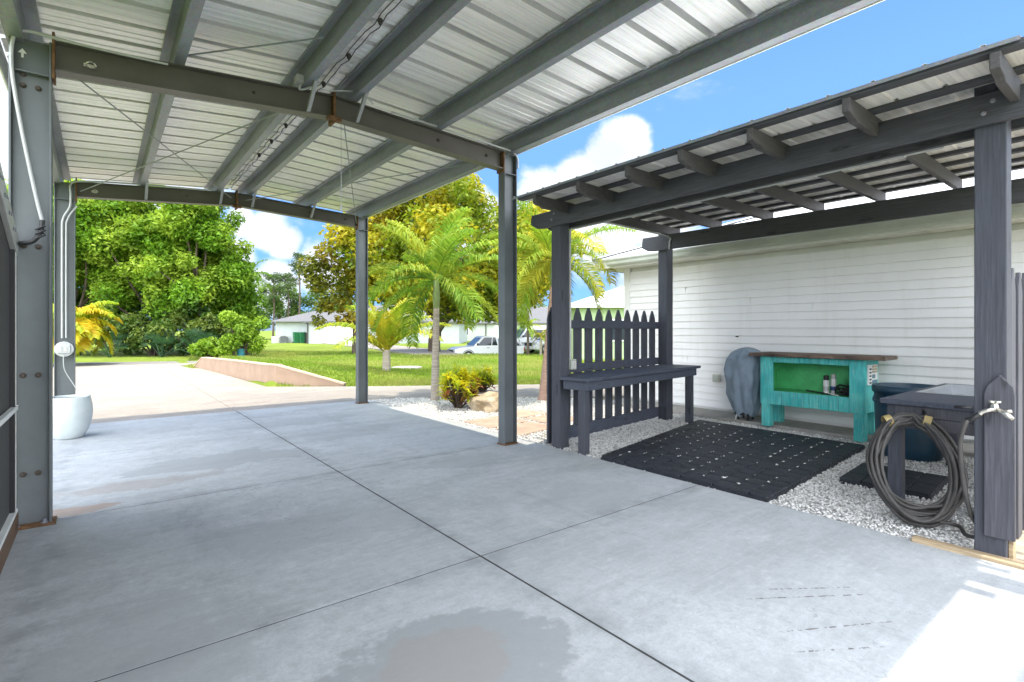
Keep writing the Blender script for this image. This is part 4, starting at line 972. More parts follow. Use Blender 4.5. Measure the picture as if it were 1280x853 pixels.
def limbs(mb, base, c, clumps, r0, seed, nl=7, fork=.45):
    q = random.Random(seed); z0 = base[2]; top = Vector((c[0], c[1], base[2] + (c[2] - base[2]) * .7))
    b0 = Vector(base); pts = [b0 + Vector((0, 0, -.3)), b0 + Vector((q.uniform(-.1, .1), q.uniform(-.1, .1), (top.z - z0) * .35)), b0.lerp(top, .62) + Vector((q.uniform(-.25, .25), q.uniform(-.25, .25), 0)), top]
    P = to_bezier(pts, 5); mb.tube(P, [r0 * (1.25 if i < 2 else 1 - .6 * i / len(P)) for i in range(len(P))], 10)
    for cl in q.sample(clumps, min(nl, len(clumps))):
        s = P[q.randint(int(len(P) * fork), len(P) - 2)]; e = Vector(cl[:3]); mid = s.lerp(e, .5) + Vector((q.uniform(-.4, .4), q.uniform(-.4, .4), q.uniform(-.1, .5)))
        B = to_bezier([s, mid, e], 4); mb.tube(B, [max(.02, r0 * .42 * (1 - .85 * i / len(B))) for i in range(len(B))], 6)

def tree(name, base, crown, rad, k, rc, nleaf, size, mat, label, seed, r0=.2, cat='tree', group=None, zmin=-.6, nl=7, shell=.45, extra=(), bark='bark', **kw):
    t_ = thing(name, base, label, cat, group)
    cl = crown_clumps(crown, rad, k, rc, seed, shell, zmin) + list(extra)
    m = MB(); limbs(m, base, crown, cl, r0, seed, nl); m.build('trunk', M[bark], t_, smooth=True)
    leaves('crown', cl, nleaf, size, mat, t_, **kw); return t_

def palm_frond(mb_r, mb_l, base, az, el, length, droop, nl, ll, lw, vee=.35, curl=0., rnd=random):
    """pinnate frond: arching rib with leaflets that hang at their tips"""
    p = Vector(base); n = 14; P = [p.copy()]; e = el; az_ = az
    for i in range(n):
        st_ = length / n; d = Vector((math.cos(az_) * math.cos(e), math.sin(az_) * math.cos(e), math.sin(e))); p = p + d * st_; P.append(p.copy())
        e -= droop / n * (.5 + 1.0 * i / n); az_ += curl / n
    mb_r.tube(P, [max(.004, .018 * length / 1.6 * (1 - .85 * i / n)) for i in range(n + 1)], 5)
    for j in range(nl):
        t_ = .10 + .90 * j / (nl - 1); f = t_ * n; i = min(int(f), n - 1); q = P[i].lerp(P[i + 1], f - i); tg = (P[i + 1] - P[i]).normalized()
        sd = tg.cross(Vector((0, 0, 1)))
        if sd.length < .05: sd = Vector((math.sin(az), -math.cos(az), 0))
        sd.normalize(); upv = sd.cross(tg).normalized()
        L_ = ll * (math.sin(min(1, (t_ + .12) / .55) * PI / 2) if t_ < .5 else 1 - .62 * ((t_ - .5) / .5) ** 1.5) * rnd.uniform(.85, 1.1)
        for s in (-1, 1):
            a = sd * s * rnd.uniform(.75, 1.) + tg * rnd.uniform(.45, .75) + upv * (vee + rnd.uniform(-.2, .2)); a.normalize()
            m1 = q + a * L_ * .5; a2 = (a + Vector((0, 0, -.7 - rnd.uniform(0, .7)))).normalized(); m2 = m1 + a2 * L_ * .5
            wv = a.cross(upv); wv = (wv.normalized() if wv.length > 1e-3 else tg) * lw * .5
            mb_l.add([q - wv * .5, q + wv * .5, m1 + wv, m1 - wv, m2], [(0, 1, 2, 3), (3, 2, 4)])

def palm(name, base, height, nf, length, ll, lw, mat, label, seed, r0=.07, trunk='palmbark', lean=(0, 0), elr=(-.25, 1.25), droop=(1.2, 1.9), shaft=True, group=None, nl=58, r1=None, spear=True, azl=None, droopk=0.):
    q = random.Random(seed); t_ = thing(name, base, label, 'palm tree', group); b0 = Vector(base); top = b0 + Vector((lean[0], lean[1], height))
    P = to_bezier([b0 - Vector((0, 0, .1)), b0.lerp(top, .4) + Vector((lean[0] * .05, 0, 0)), top], 8); r1 = r1 or r0 * .7
    m = MB(); R__ = [(r0 * 1.35 if i == 0 else r0 * 1.15 if i == 1 else r0 + (r1 - r0) * i / len(P)) for i in range(len(P))]; m.tube(P, R__, 12); m.build('trunk', M[trunk], t_, smooth=True)
    if shaft:
        m = MB(); m.tube([top - Vector((0, 0, .02)), top + Vector((0, 0, .2)), top + Vector((0, 0, .5)), top + Vector((0, 0, .62))], [r1 * 1.02, r1 * 1.25, r1 * .95, r1 * .5], 12); m.build('crownshaft', M['shaft'], t_, smooth=True); top = top + Vector((0, 0, .55))
    for i in range(nf):
        f = i / max(1, nf - 1); el = elr[1] + (elr[0] - elr[1]) * f + q.uniform(-.12, .12); az = (i * 2.399 + q.uniform(-.25, .25)) if azl is None else azl[i % len(azl)] + q.uniform(-.15, .15)
        mr = MB(); ml = MB(); palm_frond(mr, ml, top + Vector((math.cos(az) * r1 * .5, math.sin(az) * r1 * .5, q.uniform(-.08, .04))), az, el, length * q.uniform(.85, 1.1), q.uniform(*droop) + droopk * f, nl, ll, lw, .35, q.uniform(-.4, .4), q)
        ml.add(mr.v, mr.f); ml.build('frond', mat, t_, norm=False)
    return t_

M['oak'] = leafmat('oak_leaves', (.04, .115, .006), (.21, .40, .025), (.34, .46, .045), .5, .55)
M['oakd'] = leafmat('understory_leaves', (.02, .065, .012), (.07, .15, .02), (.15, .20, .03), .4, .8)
M['brightbush'] = leafmat('bright_shrub_leaves', (.11, .23, .015), (.32, .46, .04), None, .45, .9)
M['poin'] = leafmat('ochre_flowering_leaves', (.06, .12, .007), (.25, .33, .018), (.50, .42, .02), .45, .42)
M['poinb'] = leafmat('bronze_leaves', (.09, .12, .012), (.22, .23, .025), (.34, .25, .02), .45, .7)
M['farl'] = leafmat('far_tree_leaves', (.08, .16, .03), (.22, .32, .07), None, .45, .2)
M['pine'] = leafmat('pine_needles', (.035, .075, .02), (.10, .15, .04), None, .3, .4)
M['palml'] = leafmat('palm_leaflets', (.09, .22, .015), (.28, .46, .04), (.44, .50, .05), .45, 1.1)
M['palml2'] = leafmat('golden_palm_leaflets', (.12, .24, .015), (.32, .45, .035), (.48, .44, .035), .45, 1.3)
M['palmy'] = leafmat('yellow_palm_leaflets', (.20, .30, .02), (.38, .46, .03), (.46, .40, .03), .45, 2.)
M['palmo'] = leafmat('orange_yellow_palm_leaflets', (.26, .40, .02), (.50, .58, .03), (.62, .42, .015), .45, 1.3)
M['palmd'] = leafmat('palmetto_leaves', (.02, .07, .03), (.06, .13, .06), None, .3, 1.)
M['croton'] = leafmat('croton_leaves', (.55, .52, .02), (.88, .78, .03), (.36, .50, .04), .5, 5.)
M['crotonr'] = leafmat('croton_red_leaves', (.22, .05, .03), (.42, .16, .07), (.3, .25, .03), .35, 6.)

# near palms
palm('palm_tree', (4.92, 8.56, 0), 1.72, 20, 1.62, .46, .026, M['palml'], 'slender pale trunked palm with arching fronds behind the yellow shrub', 21, .085, lean=(.02, -.02), r1=.055, elr=(-.4, 1.45), droop=(.9, 1.6))
palm('palm_tree', (6.50, 7.30, 0), 2.15, 20, 1.65, .46, .026, M['palml2'], 'golden green palm with a brown trunk behind the left pergola post', 33, .105, 'palmbark2', lean=(.42, .16), r1=.06, elr=(-.55, 1.3), droop=(1.1, 1.8))
palm('palm_tree', (6.62, 14.35, float(H(6.62, 14.35))), .62, 14, 1.95, .55, .045, M['palmy'], 'short young yellow palm standing alone on the lawn', 5, .13, 'palmbark', shaft=False, elr=(.6, 1.4), droop=(.8, 1.6), r1=.10)
x, y = far(-16.6, 19.6)
palm('palm_tree', (x, y, -.02), 1.45, 34, 1.65, .6, .06, M['palmo'], 'yellow orange drooping palm at the left edge of the driveway', 9, .16, 'palmbark', shaft=False, elr=(-.3, 1.2), droop=(1.5, 2.2), r1=.13)

# croton shrubs
def croton(c, h, r, n, label, seed, red=True):
    t_ = thing('croton_shrub', c, label, 'shrub'); q = random.Random(seed); mb = MB(); ml = MB(); mr_ = MB()
    for i in range(n):
        az = q.uniform(0, 2 * PI); rr_ = r * math.sqrt(q.random()) * .85; e = Vector((c[0] + rr_ * math.cos(az), c[1] + rr_ * math.sin(az), c[2] + h * q.uniform(.28, .82) * (1.08 - .5 * (rr_ / r) ** 2)))
        mb.tube(to_bezier([(c[0] + q.uniform(-.05, .05), c[1] + q.uniform(-.05, .05), c[2] - .02), Vector(c).lerp(e, .55) + Vector((0, 0, -.03)), e], 3), [.012, .012, .011, .010, .009, .008, .007], 5)
        lowred = red and e.z - c[2] < h * .45 and q.random() < .6
        tgt = mr_ if lowred else ml
        for k in range(22):
            a = k * 2.4 + q.uniform(-.3, .3); el = q.uniform(-.15, 1.25) ; d = Vector((math.cos(a) * math.cos(el), math.sin(a) * math.cos(el), math.sin(el))); s = e - Vector((0, 0, q.uniform(0, .14)))
            L_ = q.uniform(.11, .19); sd = d.cross(Vector((0, 0, 1))).normalized() * L_ * .16; m1 = s + d * L_ * .5 ; tip = s + d * L_ + Vector((0, 0, -.03)); up_ = sd.cross(d) * .6
            tgt.add([s, m1 + sd + up_ * .2, tip, m1 - sd + up_ * .2, m1 - up_ * .3], [(0, 1, 4), (1, 2, 4), (2, 3, 4), (3, 0, 4)])
    mb.build('stems', M['bark'], t_); ml.build('foliage', M['croton'], t_, norm=False)
    if mr_.v: mr_.build('red_leaves', M['crotonr'], t_, norm=False)
croton((4.72, 7.45, 0), .80, .38, 38, 'bright yellow croton shrub with some red leaves beside the boulder', 2)
croton((6.35, 9.05, 0), .62, .34, 34, 'yellow green croton shrub partly hidden behind the carport post', 8)

# large ochre flowering tree on the lawn
bx_, by_ = far(-5.3, 36); bz_ = float(H(bx_, by_))
def fp(side, depth, z, r): p = far(side, depth); return (p[0], p[1], z, r)
c_ = far(-3.2, 36)
ex = [fp(-12.5, 33, 5.2, 1.1), fp(-11.5, 33, 6.0, 1.2), fp(-12.0, 32.5, 4.2, .9), fp(-10.8, 32, 3.2, 1.0), fp(-11.6, 32, 2.8, .7), fp(-10.2, 32, 2.1, .7), fp(-10.3, 33, 4.6, 1.3), fp(-9.5, 33, 7.2, 1.4), fp(-8, 34, 8.4, 1.5), fp(-11.9, 32, 1.9, .5)]
tree('flowering_tree', (bx_, by_, bz_), (c_[0], c_[1], 7.0), (8.4, 6.5, 5.0), 84, (1.1, 2.1), 62000, .36, M['poin'], 'huge spreading ochre and green tree on the lawn behind the palms', 41, .48, zmin=-.85, nl=18, shell=.35, extra=ex[6:9] + [fp(-6, 34, 3.4, 1.4), fp(-4, 34.5, 3.1, 1.5), fp(-2, 35, 3.1, 1.5), fp(-.4, 35.5, 3.5, 1.4), fp(-7.5, 34.5, 3.7, 1.4), fp(-3, 34, 2.4, 1.0), fp(-1.2, 34.5, 2.5, .9)])
bt = thing('flowering_tree', (*far(-10.8, 32.5), -.2), 'bronze leaved tree branch drooping left of the huge ochre tree', 'tree')
m = MB(); p_ = far(-6.5, 35.5); m.tube(to_bezier([(*far(-10.0, 33.0), -.4), (*far(-10.0, 33.0), 2.2), (*far(-10.5, 32.6), 4.0), (*far(-11.4, 32.6), 5.4)], 4), [.16, .15, .14, .13, .12, .11, .10, .09, .08, .07, .06, .05, .05], 8); m.build('trunk', M['bark'], bt, smooth=True)
leaves('crown', ex, 4200, .34, M['poinb'], bt, up=.6)
# left wood: oaks, one by one
def oak(side, depth, h, rx, k, n, label, seed, mat='oak', size=.30, low=.05, shell=.4):
    x, y = far(side, depth); z = -.05
    tree('oak_tree', (x, y, z), (x, y, h * (.5 + low / 2)), (rx, rx * .75, h * (.5 - low / 2)), int(k * 2.1), (.45, 1.15), int(n * 3.0), size * .76, M[mat], label, seed, .22, zmin=-.75, nl=8, shell=shell, group='trees along the far side of the street')
oak(-23.4, 28, 9.6, 3.0, 42, 15000, 'tall light green oak at the left edge, above the yellow orange palm', 51)
oak(-19.9, 29, 9.9, 2.9, 42, 15000, 'tall bushy green oak, second from the left beyond the street', 52)
oak(-17.0, 28.5, 9.0, 2.5, 40, 13000, 'broad green oak at the right of the roadside row, with gaps in its crown', 53)
oak(-16.7, 30, 5.6, 1.4, 22, 5500, 'lower rounded oak at the right end of the roadside row', 54)
oak(-27.0, 31, 8.6, 3.4, 34, 9000, 'oak mostly hidden behind the left steel column', 55)
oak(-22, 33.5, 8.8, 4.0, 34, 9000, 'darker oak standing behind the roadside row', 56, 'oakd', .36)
def shrub(side, depth, h, rx, n, label, seed, mat, name='roadside_shrub', size=.2, z=-.05, group=None):
    x, y = far(side, depth); t_ = thing(name, (x, y, z), label, 'shrub', group); cl = crown_clumps((x, y, z + h * .45), (rx, rx * .7, h * .5), 16, (rx * .22, rx * .42), seed, .3, -.8)
    m = MB(); q = random.Random(seed)
    for i in range(5): e = cl[q.randrange(len(cl))]; m.tube(to_bezier([(x, y, z - .1), ((x + e[0]) / 2, (y + e[1]) / 2, z + h * .3), e[:3]], 3), [.05, .045, .04, .035, .03, .02, .015], 5)
    m.build('stems', M['bark'], t_); leaves('foliage', cl, n, size, M[mat], t_)
k_ = 0
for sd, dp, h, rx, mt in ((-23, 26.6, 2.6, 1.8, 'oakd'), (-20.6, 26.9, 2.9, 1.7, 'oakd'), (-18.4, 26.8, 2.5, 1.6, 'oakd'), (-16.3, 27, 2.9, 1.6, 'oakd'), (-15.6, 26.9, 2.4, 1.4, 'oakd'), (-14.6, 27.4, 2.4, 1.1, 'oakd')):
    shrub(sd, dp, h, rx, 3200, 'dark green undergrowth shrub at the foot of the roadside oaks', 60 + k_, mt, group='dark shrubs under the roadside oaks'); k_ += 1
shrub(-13.3, 25.6, 2.5, 1.25, 4200, 'bright yellow green shrub at the right end of the roadside trees', 71, 'brightbush')
shrub(-14.3, 24.9, 1.1, .9, 1800, 'low yellowish shrub at the edge of the lawn before the bright bush', 72, 'brightbush')
# saw palmettos: fans of stiff leaves
for i, (sd, dp) in enumerate(((-19.6, 25.4), (-17.2, 25.6), (-15.2, 25.5))):
    x, y = far(sd, dp); t_ = thing('saw_palmetto', (x, y, -.05), ('blue green saw palmetto at the road edge nearest the yellow orange palm', 'blue green saw palmetto in the middle of the road edge', 'blue green saw palmetto at the road edge nearest the stucco wall')[i], 'shrub', 'saw palmettos by the street')
    q = random.Random(90 + i)
    for k in range(16):
        az = q.uniform(0, 2 * PI); el = q.uniform(.25, 1.3); L_ = q.uniform(.7, 1.2); hub = Vector((x, y, 0)) + Vector((math.cos(az) * math.cos(el), math.sin(az) * math.cos(el), math.sin(el))) * L_
        ml = MB(); ml.tube([(x, y, -.05), hub], .012, 4); d = (hub - Vector((x, y, 0))).normalized(); sd_ = d.cross(Vector((0, 0, 1))).normalized(); up_ = sd_.cross(d)
        for s in np.linspace(-1.5, 1.5, 13):
            e = (d * math.cos(s) + sd_ * math.sin(s)); tip = hub + e * .5 + Vector((0, 0, -.08)); wv = (sd_ * math.cos(s) - d * math.sin(s)) * .022; mm = hub + e * .28; ml.add([hub, mm + wv, tip, mm - wv], [(0, 1, 2, 3)])
        ml.build('fan_leaf', M['palmd'], t_, norm=False)
# dead palm trunk with a tufted head beside the wood
x, y = far(-15.9, 31.5)
palm('cabbage_palm', (x, y, -.1), 4.6, 12, 1.5, .55, .06, M['oak'], 'tall cabbage palm with a bare brown trunk right of the oaks', 77, .16, 'bark', shaft=False, elr=(-.3, 1.3), r1=.15, nl=24)
# far pines and woods
def pine(side, depth, h, label, seed, cr=.42):
    x, y = far(side, depth); q = random.Random(seed); t_ = thing('pine_tree', (x, y, -.5), label, 'tree', 'pines beyond the neighbour house')
    cl = []; m = MB(); m.tube([(x, y, -.6), (x + .2, y, h * .5), (x + .1, y, h)], [.17, .12, .04], 7)
    for i in range(15):
        z = h * (1 - cr * q.random()); a = q.uniform(0, 2 * PI); r_ = q.uniform(.5, 2.3) * (1.15 - .6 * (z / h - 1 + cr) / cr); e = (x + r_ * math.cos(a), y + r_ * math.sin(a), z + .3, q.uniform(.5, 1.0)); cl.append(e); m.tube([(x + .1, y, z - .5), e[:3]], [.05, .02], 4)
    cl.append((x + .1, y, h, .8)); m.build('trunk', M['bark'], t_); leaves('crown', cl, 2200, .30, M['pine'], t_, up=.2, aspect=.35, squash=.55)
pine(-30.7, 75, 12.0, 'tallest far pine with an open tufted crown left of the ochre tree', 101, .35)
pine(-37.6, 82, 9.8, 'far pine nearest the oaks, partly behind the cabbage palm', 102); pine(-36.2, 84, 10.2, 'slim far pine between the cabbage palm and tallest pine', 103); pine(-31, 86, 9.0, 'short far pine just right of the tallest one', 104)
for i, (sd, dp, h, rx) in enumerate(((-44, 86, 9.6, 4.6), (-39.5, 88, 9.2, 4.8), (-34.0, 90, 8.8, 4.8), (-29, 88, 6.6, 4.4), (-20.5, 90, 6.4, 4.5), (-12, 92, 6, 5), (2, 92, 6.5, 5), (9, 90, 6, 5), (16, 92, 6.4, 5))):
    x, y = far(sd, dp); tree('broadleaf_tree', (x, y, -.6), (x, y, h * .55), (rx, rx * .7, h * .46), 22, (.9, 1.8), 5200, .5, M['farl'], ('light green far tree at the back behind the oaks', 'light green far tree behind the pines', 'small far tree left of the grey roofed house', 'rounded far tree rising over the grey roofed house', 'far tree over the right of the grey roofed house', 'far tree hidden behind the ochre tree', 'far tree over the second house', 'far tree above the parked cars', 'far tree right of the parked cars')[i], 110 + i, .25, group='far trees behind the houses', zmin=-.8)
wd = MB()
# small feature palms by the parked cars
x, y = far(.95, 31); palm('palm_tree', (x, y, float(H(x, y))), 1.75, 10, 1.0, .32, .05, M['palml'], 'small dark stemmed palm on the lawn by the parked cars', 121, .09, 'bark', shaft=False, elr=(-.5, 1.1), nl=16)
x, y = far(1.75, 31.5); palm('palm_tree', (x, y, float(H(x, y))), 1.15, 10, .9, .32, .05, M['palmy'], 'small yellow stemmed palm on the lawn by the parked cars', 122, .09, 'palmbark', shaft=False, elr=(-.3, 1.1), nl=16)
x, y = far(.9, 44); tree('broadleaf_tree', (x, y, -.3), (x, y, 3.9), (1.6, 1.6, 1.3), 12, (.5, .9), 1800, .28, M['poinb'], 'small bronze tree standing behind the parked cars', 131, .14)

# ------------------------------------------------------------------ neighbour houses
def nb_house(name, label, side, depth, width, deep, z0, wall_h, roof_h, wall, roof, yaw, items, over=.5):
    x, y = far(side, depth); h = thing(name, (x, y, z0), label, 'house')
    ux = Vector((math.cos(yaw), math.sin(yaw), 0)); uy = Vector((-ux.y, ux.x, 0)); o = Vector((x, y, z0))
    def P(a, b, z): return o + ux * a + uy * b + Vector((0, 0, z))
    def bx_(mb, a0, a1, b0, b1, z0_, z1_): mb.ob((P((a0 + a1) / 2, (b0 + b1) / 2, (z0_ + z1_) / 2)), ux * abs(a1 - a0) / 2, uy * abs(b1 - b0) / 2, (0, 0, (z1_ - z0_) / 2))
    m = MB(); bx_(m, 0, width, 0, deep, -.6, wall_h); m.build('wall', M[wall], h)
    e = over; hd = deep / 2
    m = MB(); A = [P(-e, -e, wall_h), P(width + e, -e, wall_h), P(width + e, deep + e, wall_h), P(-e, deep + e, wall_h), P(hd, hd, wall_h + roof_h), P(width - hd, hd, wall_h + roof_h)]
    m.add(A, [(0, 1, 5, 4), (1, 2, 5), (2, 3, 4, 5), (3, 0, 4)]); m.add([p - Vector((0, 0, .16)) for p in A[:4]] + A[:4], [(0, 1, 5, 4), (1, 2, 6, 5), (2, 3, 7, 6), (3, 0, 4, 7), (3, 2, 1, 0)]); m.build('roof', M[roof], h)
    for kind, a0, a1, z0_, z1_ in items:
        m = MB()
        if kind == 'garage_door':
            for i in range(4): zz = (z1_ - z0_) / 4; bx_(m, a0, a1, -.05, -.004, z0_ + i * zz + .01, z0_ + (i + 1) * zz - .01)
            m.build('garage_door', M['white'], h)
        elif kind == 'window':
            bx_(m, a0 - .08, a1 + .08, -.06, -.004, z0_ - .08, z1_ + .08); f = m.build('window', M['trim'], h); m = MB(); bx_(m, a0, (a0 + a1) / 2 - .02, -.07, -.061, z0_, z1_); bx_(m, (a0 + a1) / 2 + .02, a1, -.07, -.061, z0_, z1_); m.build('pane', M['glass'], f)
        elif kind == 'door': bx_(m, a0, a1, -.05, -.004, z0_, z1_); m.build('door', M['white'], h)
        elif kind == 'lamp': bx_(m, a0, a1, -.14, -.004, z0_, z1_); m.build('wall_lamp', M['wire'], h)
        elif kind == 'downpipe': m.tube([P(a0, -.08, 0), P(a0, -.08, wall_h - .3), P(a0 - .1, -.3, wall_h - .1)], .07, 6); m.build('downpipe', M['wire'], h)
        elif kind == 'sidewindow': bx_(m, -.05, -.004, a0, a1, z0_, z1_); m.build('window', M['glass'], h)
    return h, P
YH = R_(-YAW)
hA, PA = nb_house('neighbour_house', 'pale blue neighbour house with grey hip roof and white garage door', -23.6, 60, 17.5, 11, -.28, 2.62, 2.1, 'hblue', 'groof', YH, [('garage_door', 2.0, 6.9, 0, 2.1), ('lamp', 1.25, 1.5, 1.7, 2.1), ('lamp', 7.3, 7.55, 1.7, 2.1), ('window', 14.2, 15.5, .75, 1.75), ('window', 10.2, 11.4, .75, 1.75), ('downpipe', .12, 0, 0, 0)])
# its side wing, set back on the left
m = MB(); q0, q1, q2, q3 = PA(-4.6, 2.2, -.5), PA(-.005, 2.2, -.5), PA(-.005, 9, -.5), PA(-4.6, 9, -.5); m.prism([q0, q1, q2, q3], (0, 0, 3.1)); m.build('wall', M['hblue'], hA)
m = MB(); A = [PA(-5.2, 1.5, 2.6), PA(1.2, 1.5, 2.6), PA(1.2, 9.6, 2.6), PA(-5.2, 9.6, 2.6), PA(-1.2, 5.5, 4.0), PA(4, 5.5, 4.0)]; m.add(A, [(0, 1, 5, 4), (1, 2, 5), (2, 3, 4, 5), (3, 0, 4), (3, 2, 1, 0)]); m.build('roof', M['groof'], hA)
hB, PB = nb_house('neighbour_house', 'pale green neighbour house with grey roof behind the white pickup', -11.0, 76, 23, 12, -.15, 2.55, 2.6, 'hgreen', 'groof', YH, [('door', 8.4, 10.2, 0, 2.15), ('garage_door', 13.6, 18.2, 0, 2.2), ('window', 3.0, 4.6, .8, 1.9), ('downpipe', 7.2, 0, 0, 0)])
hC, PC = nb_house('neighbour_house', 'lime green neighbour house with white roof seen over the picket fence', 3.3, 27, 12, 9, -.1, 2.72, 1.7, 'hlime', 'hroof', YH, [('window', 1.6, 2.8, .9, 1.9), ('window', 6, 7.2, .9, 1.9)])
# driveway of the first house
pd = MB()
cs = [(-14.6, 33.5), (-2.0, 33.3), (-9.5, 50), (-15.5, 59.6), (-21.9, 59.6), (-16.5, 48)]
pts_ = [far(*c) for c in ((-3.2, 31.8), (-4.6, 37.5), (-11.2, 50), (-16.4, 59.9), (-21.7, 59.9), (-14.2, 47), (-8.8, 37.5), (-6.6, 33.0))]
mesh_pts = [(x, y, -.17) for x, y in pts_]
pd.prism([(x, y, z - .12) for x, y, z in mesh_pts], (0, 0, .14)); tag(pd.build('neighbour_driveway', M['drive']), kind='structure')
# wheelie bins and air conditioners by the side wing
def bin_(a, b, label, mat, h=1.05):
    p = PA(a, b, .03); t_ = thing('wheelie_bin', p, label, 'bin'); m = MB()
    w0, w1 = .24, .32; z = p.z; m.add([(p.x - w0, p.y - w0, z), (p.x + w0, p.y - w0, z), (p.x + w0, p.y + w0, z), (p.x - w0, p.y + w0, z), (p.x - w1, p.y - w1, z + h), (p.x + w1, p.y - w1, z + h), (p.x + w1, p.y + w1, z + h), (p.x - w1, p.y + w1, z + h)], [(3, 2, 1, 0), (4, 5, 6, 7), (0, 1, 5, 4), (1, 2, 6, 5), (2, 3, 7, 6), (3, 0, 4, 7)]); m.build('bin_body', M[mat], t_, bevel=.03)
    m = MB(); m.box(p.x - .35, p.x + .35, p.y - .35, p.y + .35, z + h + .005, z + h + .09); m.build('lid', M[mat], t_, bevel=.03)
    m = MB(); m.lathe([(.1, -.36), (.1, .36)], (p.x, p.y + .2, z + .1), 10, 'x'); m.build('wheel', M['tyre'], t_)
bin_(-1.8, 1.4, 'green wheelie bin left of the other green one by the blue house', 'bin', 1.25); bin_(-1.1, 1.4, 'green wheelie bin nearest the dark bin by the blue house', 'bin', 1.25); bin_(-.4, 1.3, 'dark wheelie bin at the corner of the blue house', 'black', 1.2)
for a, lab in ((-4.3, 'pale grey air conditioner at the far left of the blue house wall'), (-3.4, 'dark grey air conditioner beside the green bins')):
    p = PA(a, 1.6, .0); t_ = thing('air_conditioner', p, lab, 'air conditioner'); m = MB(); m.box(p.x - .4, p.x + .4, p.y - .4, p.y + .4, p.z, p.z + .85); m.build('casing', M['alu' if a < -4 else 'steel'], t_, bevel=.03); m = MB(); m.lathe([(.3, 0), (.3, .05), (.05, .07)], (p.x, p.y, p.z + .852), 14); m.build('fan_grille', M['wire'], t_)
x, y = far(-13.3, 25.6); m = MB(); m.lathe([(.17, 0), (.2, .35), (.21, .36), (.21, .4), (.05, .42)], (x, y, -.02), 14); tag(m.build('bucket', simple('teal_bucket', (.03, .2, .25), .5)), 'small teal bucket at the foot of the bright roadside bush', 'bucket')
x, y = far(-3.75, 18.6); m = MB(); m.lathe([(.55, 0), (.55, .04), (.5, .05)], (x, y, float(H(x, y)) + .03), 20); tag(m.build('utility_cover', M['ledge']), 'round pale concrete cover in the lawn right of the young palm', 'cover')

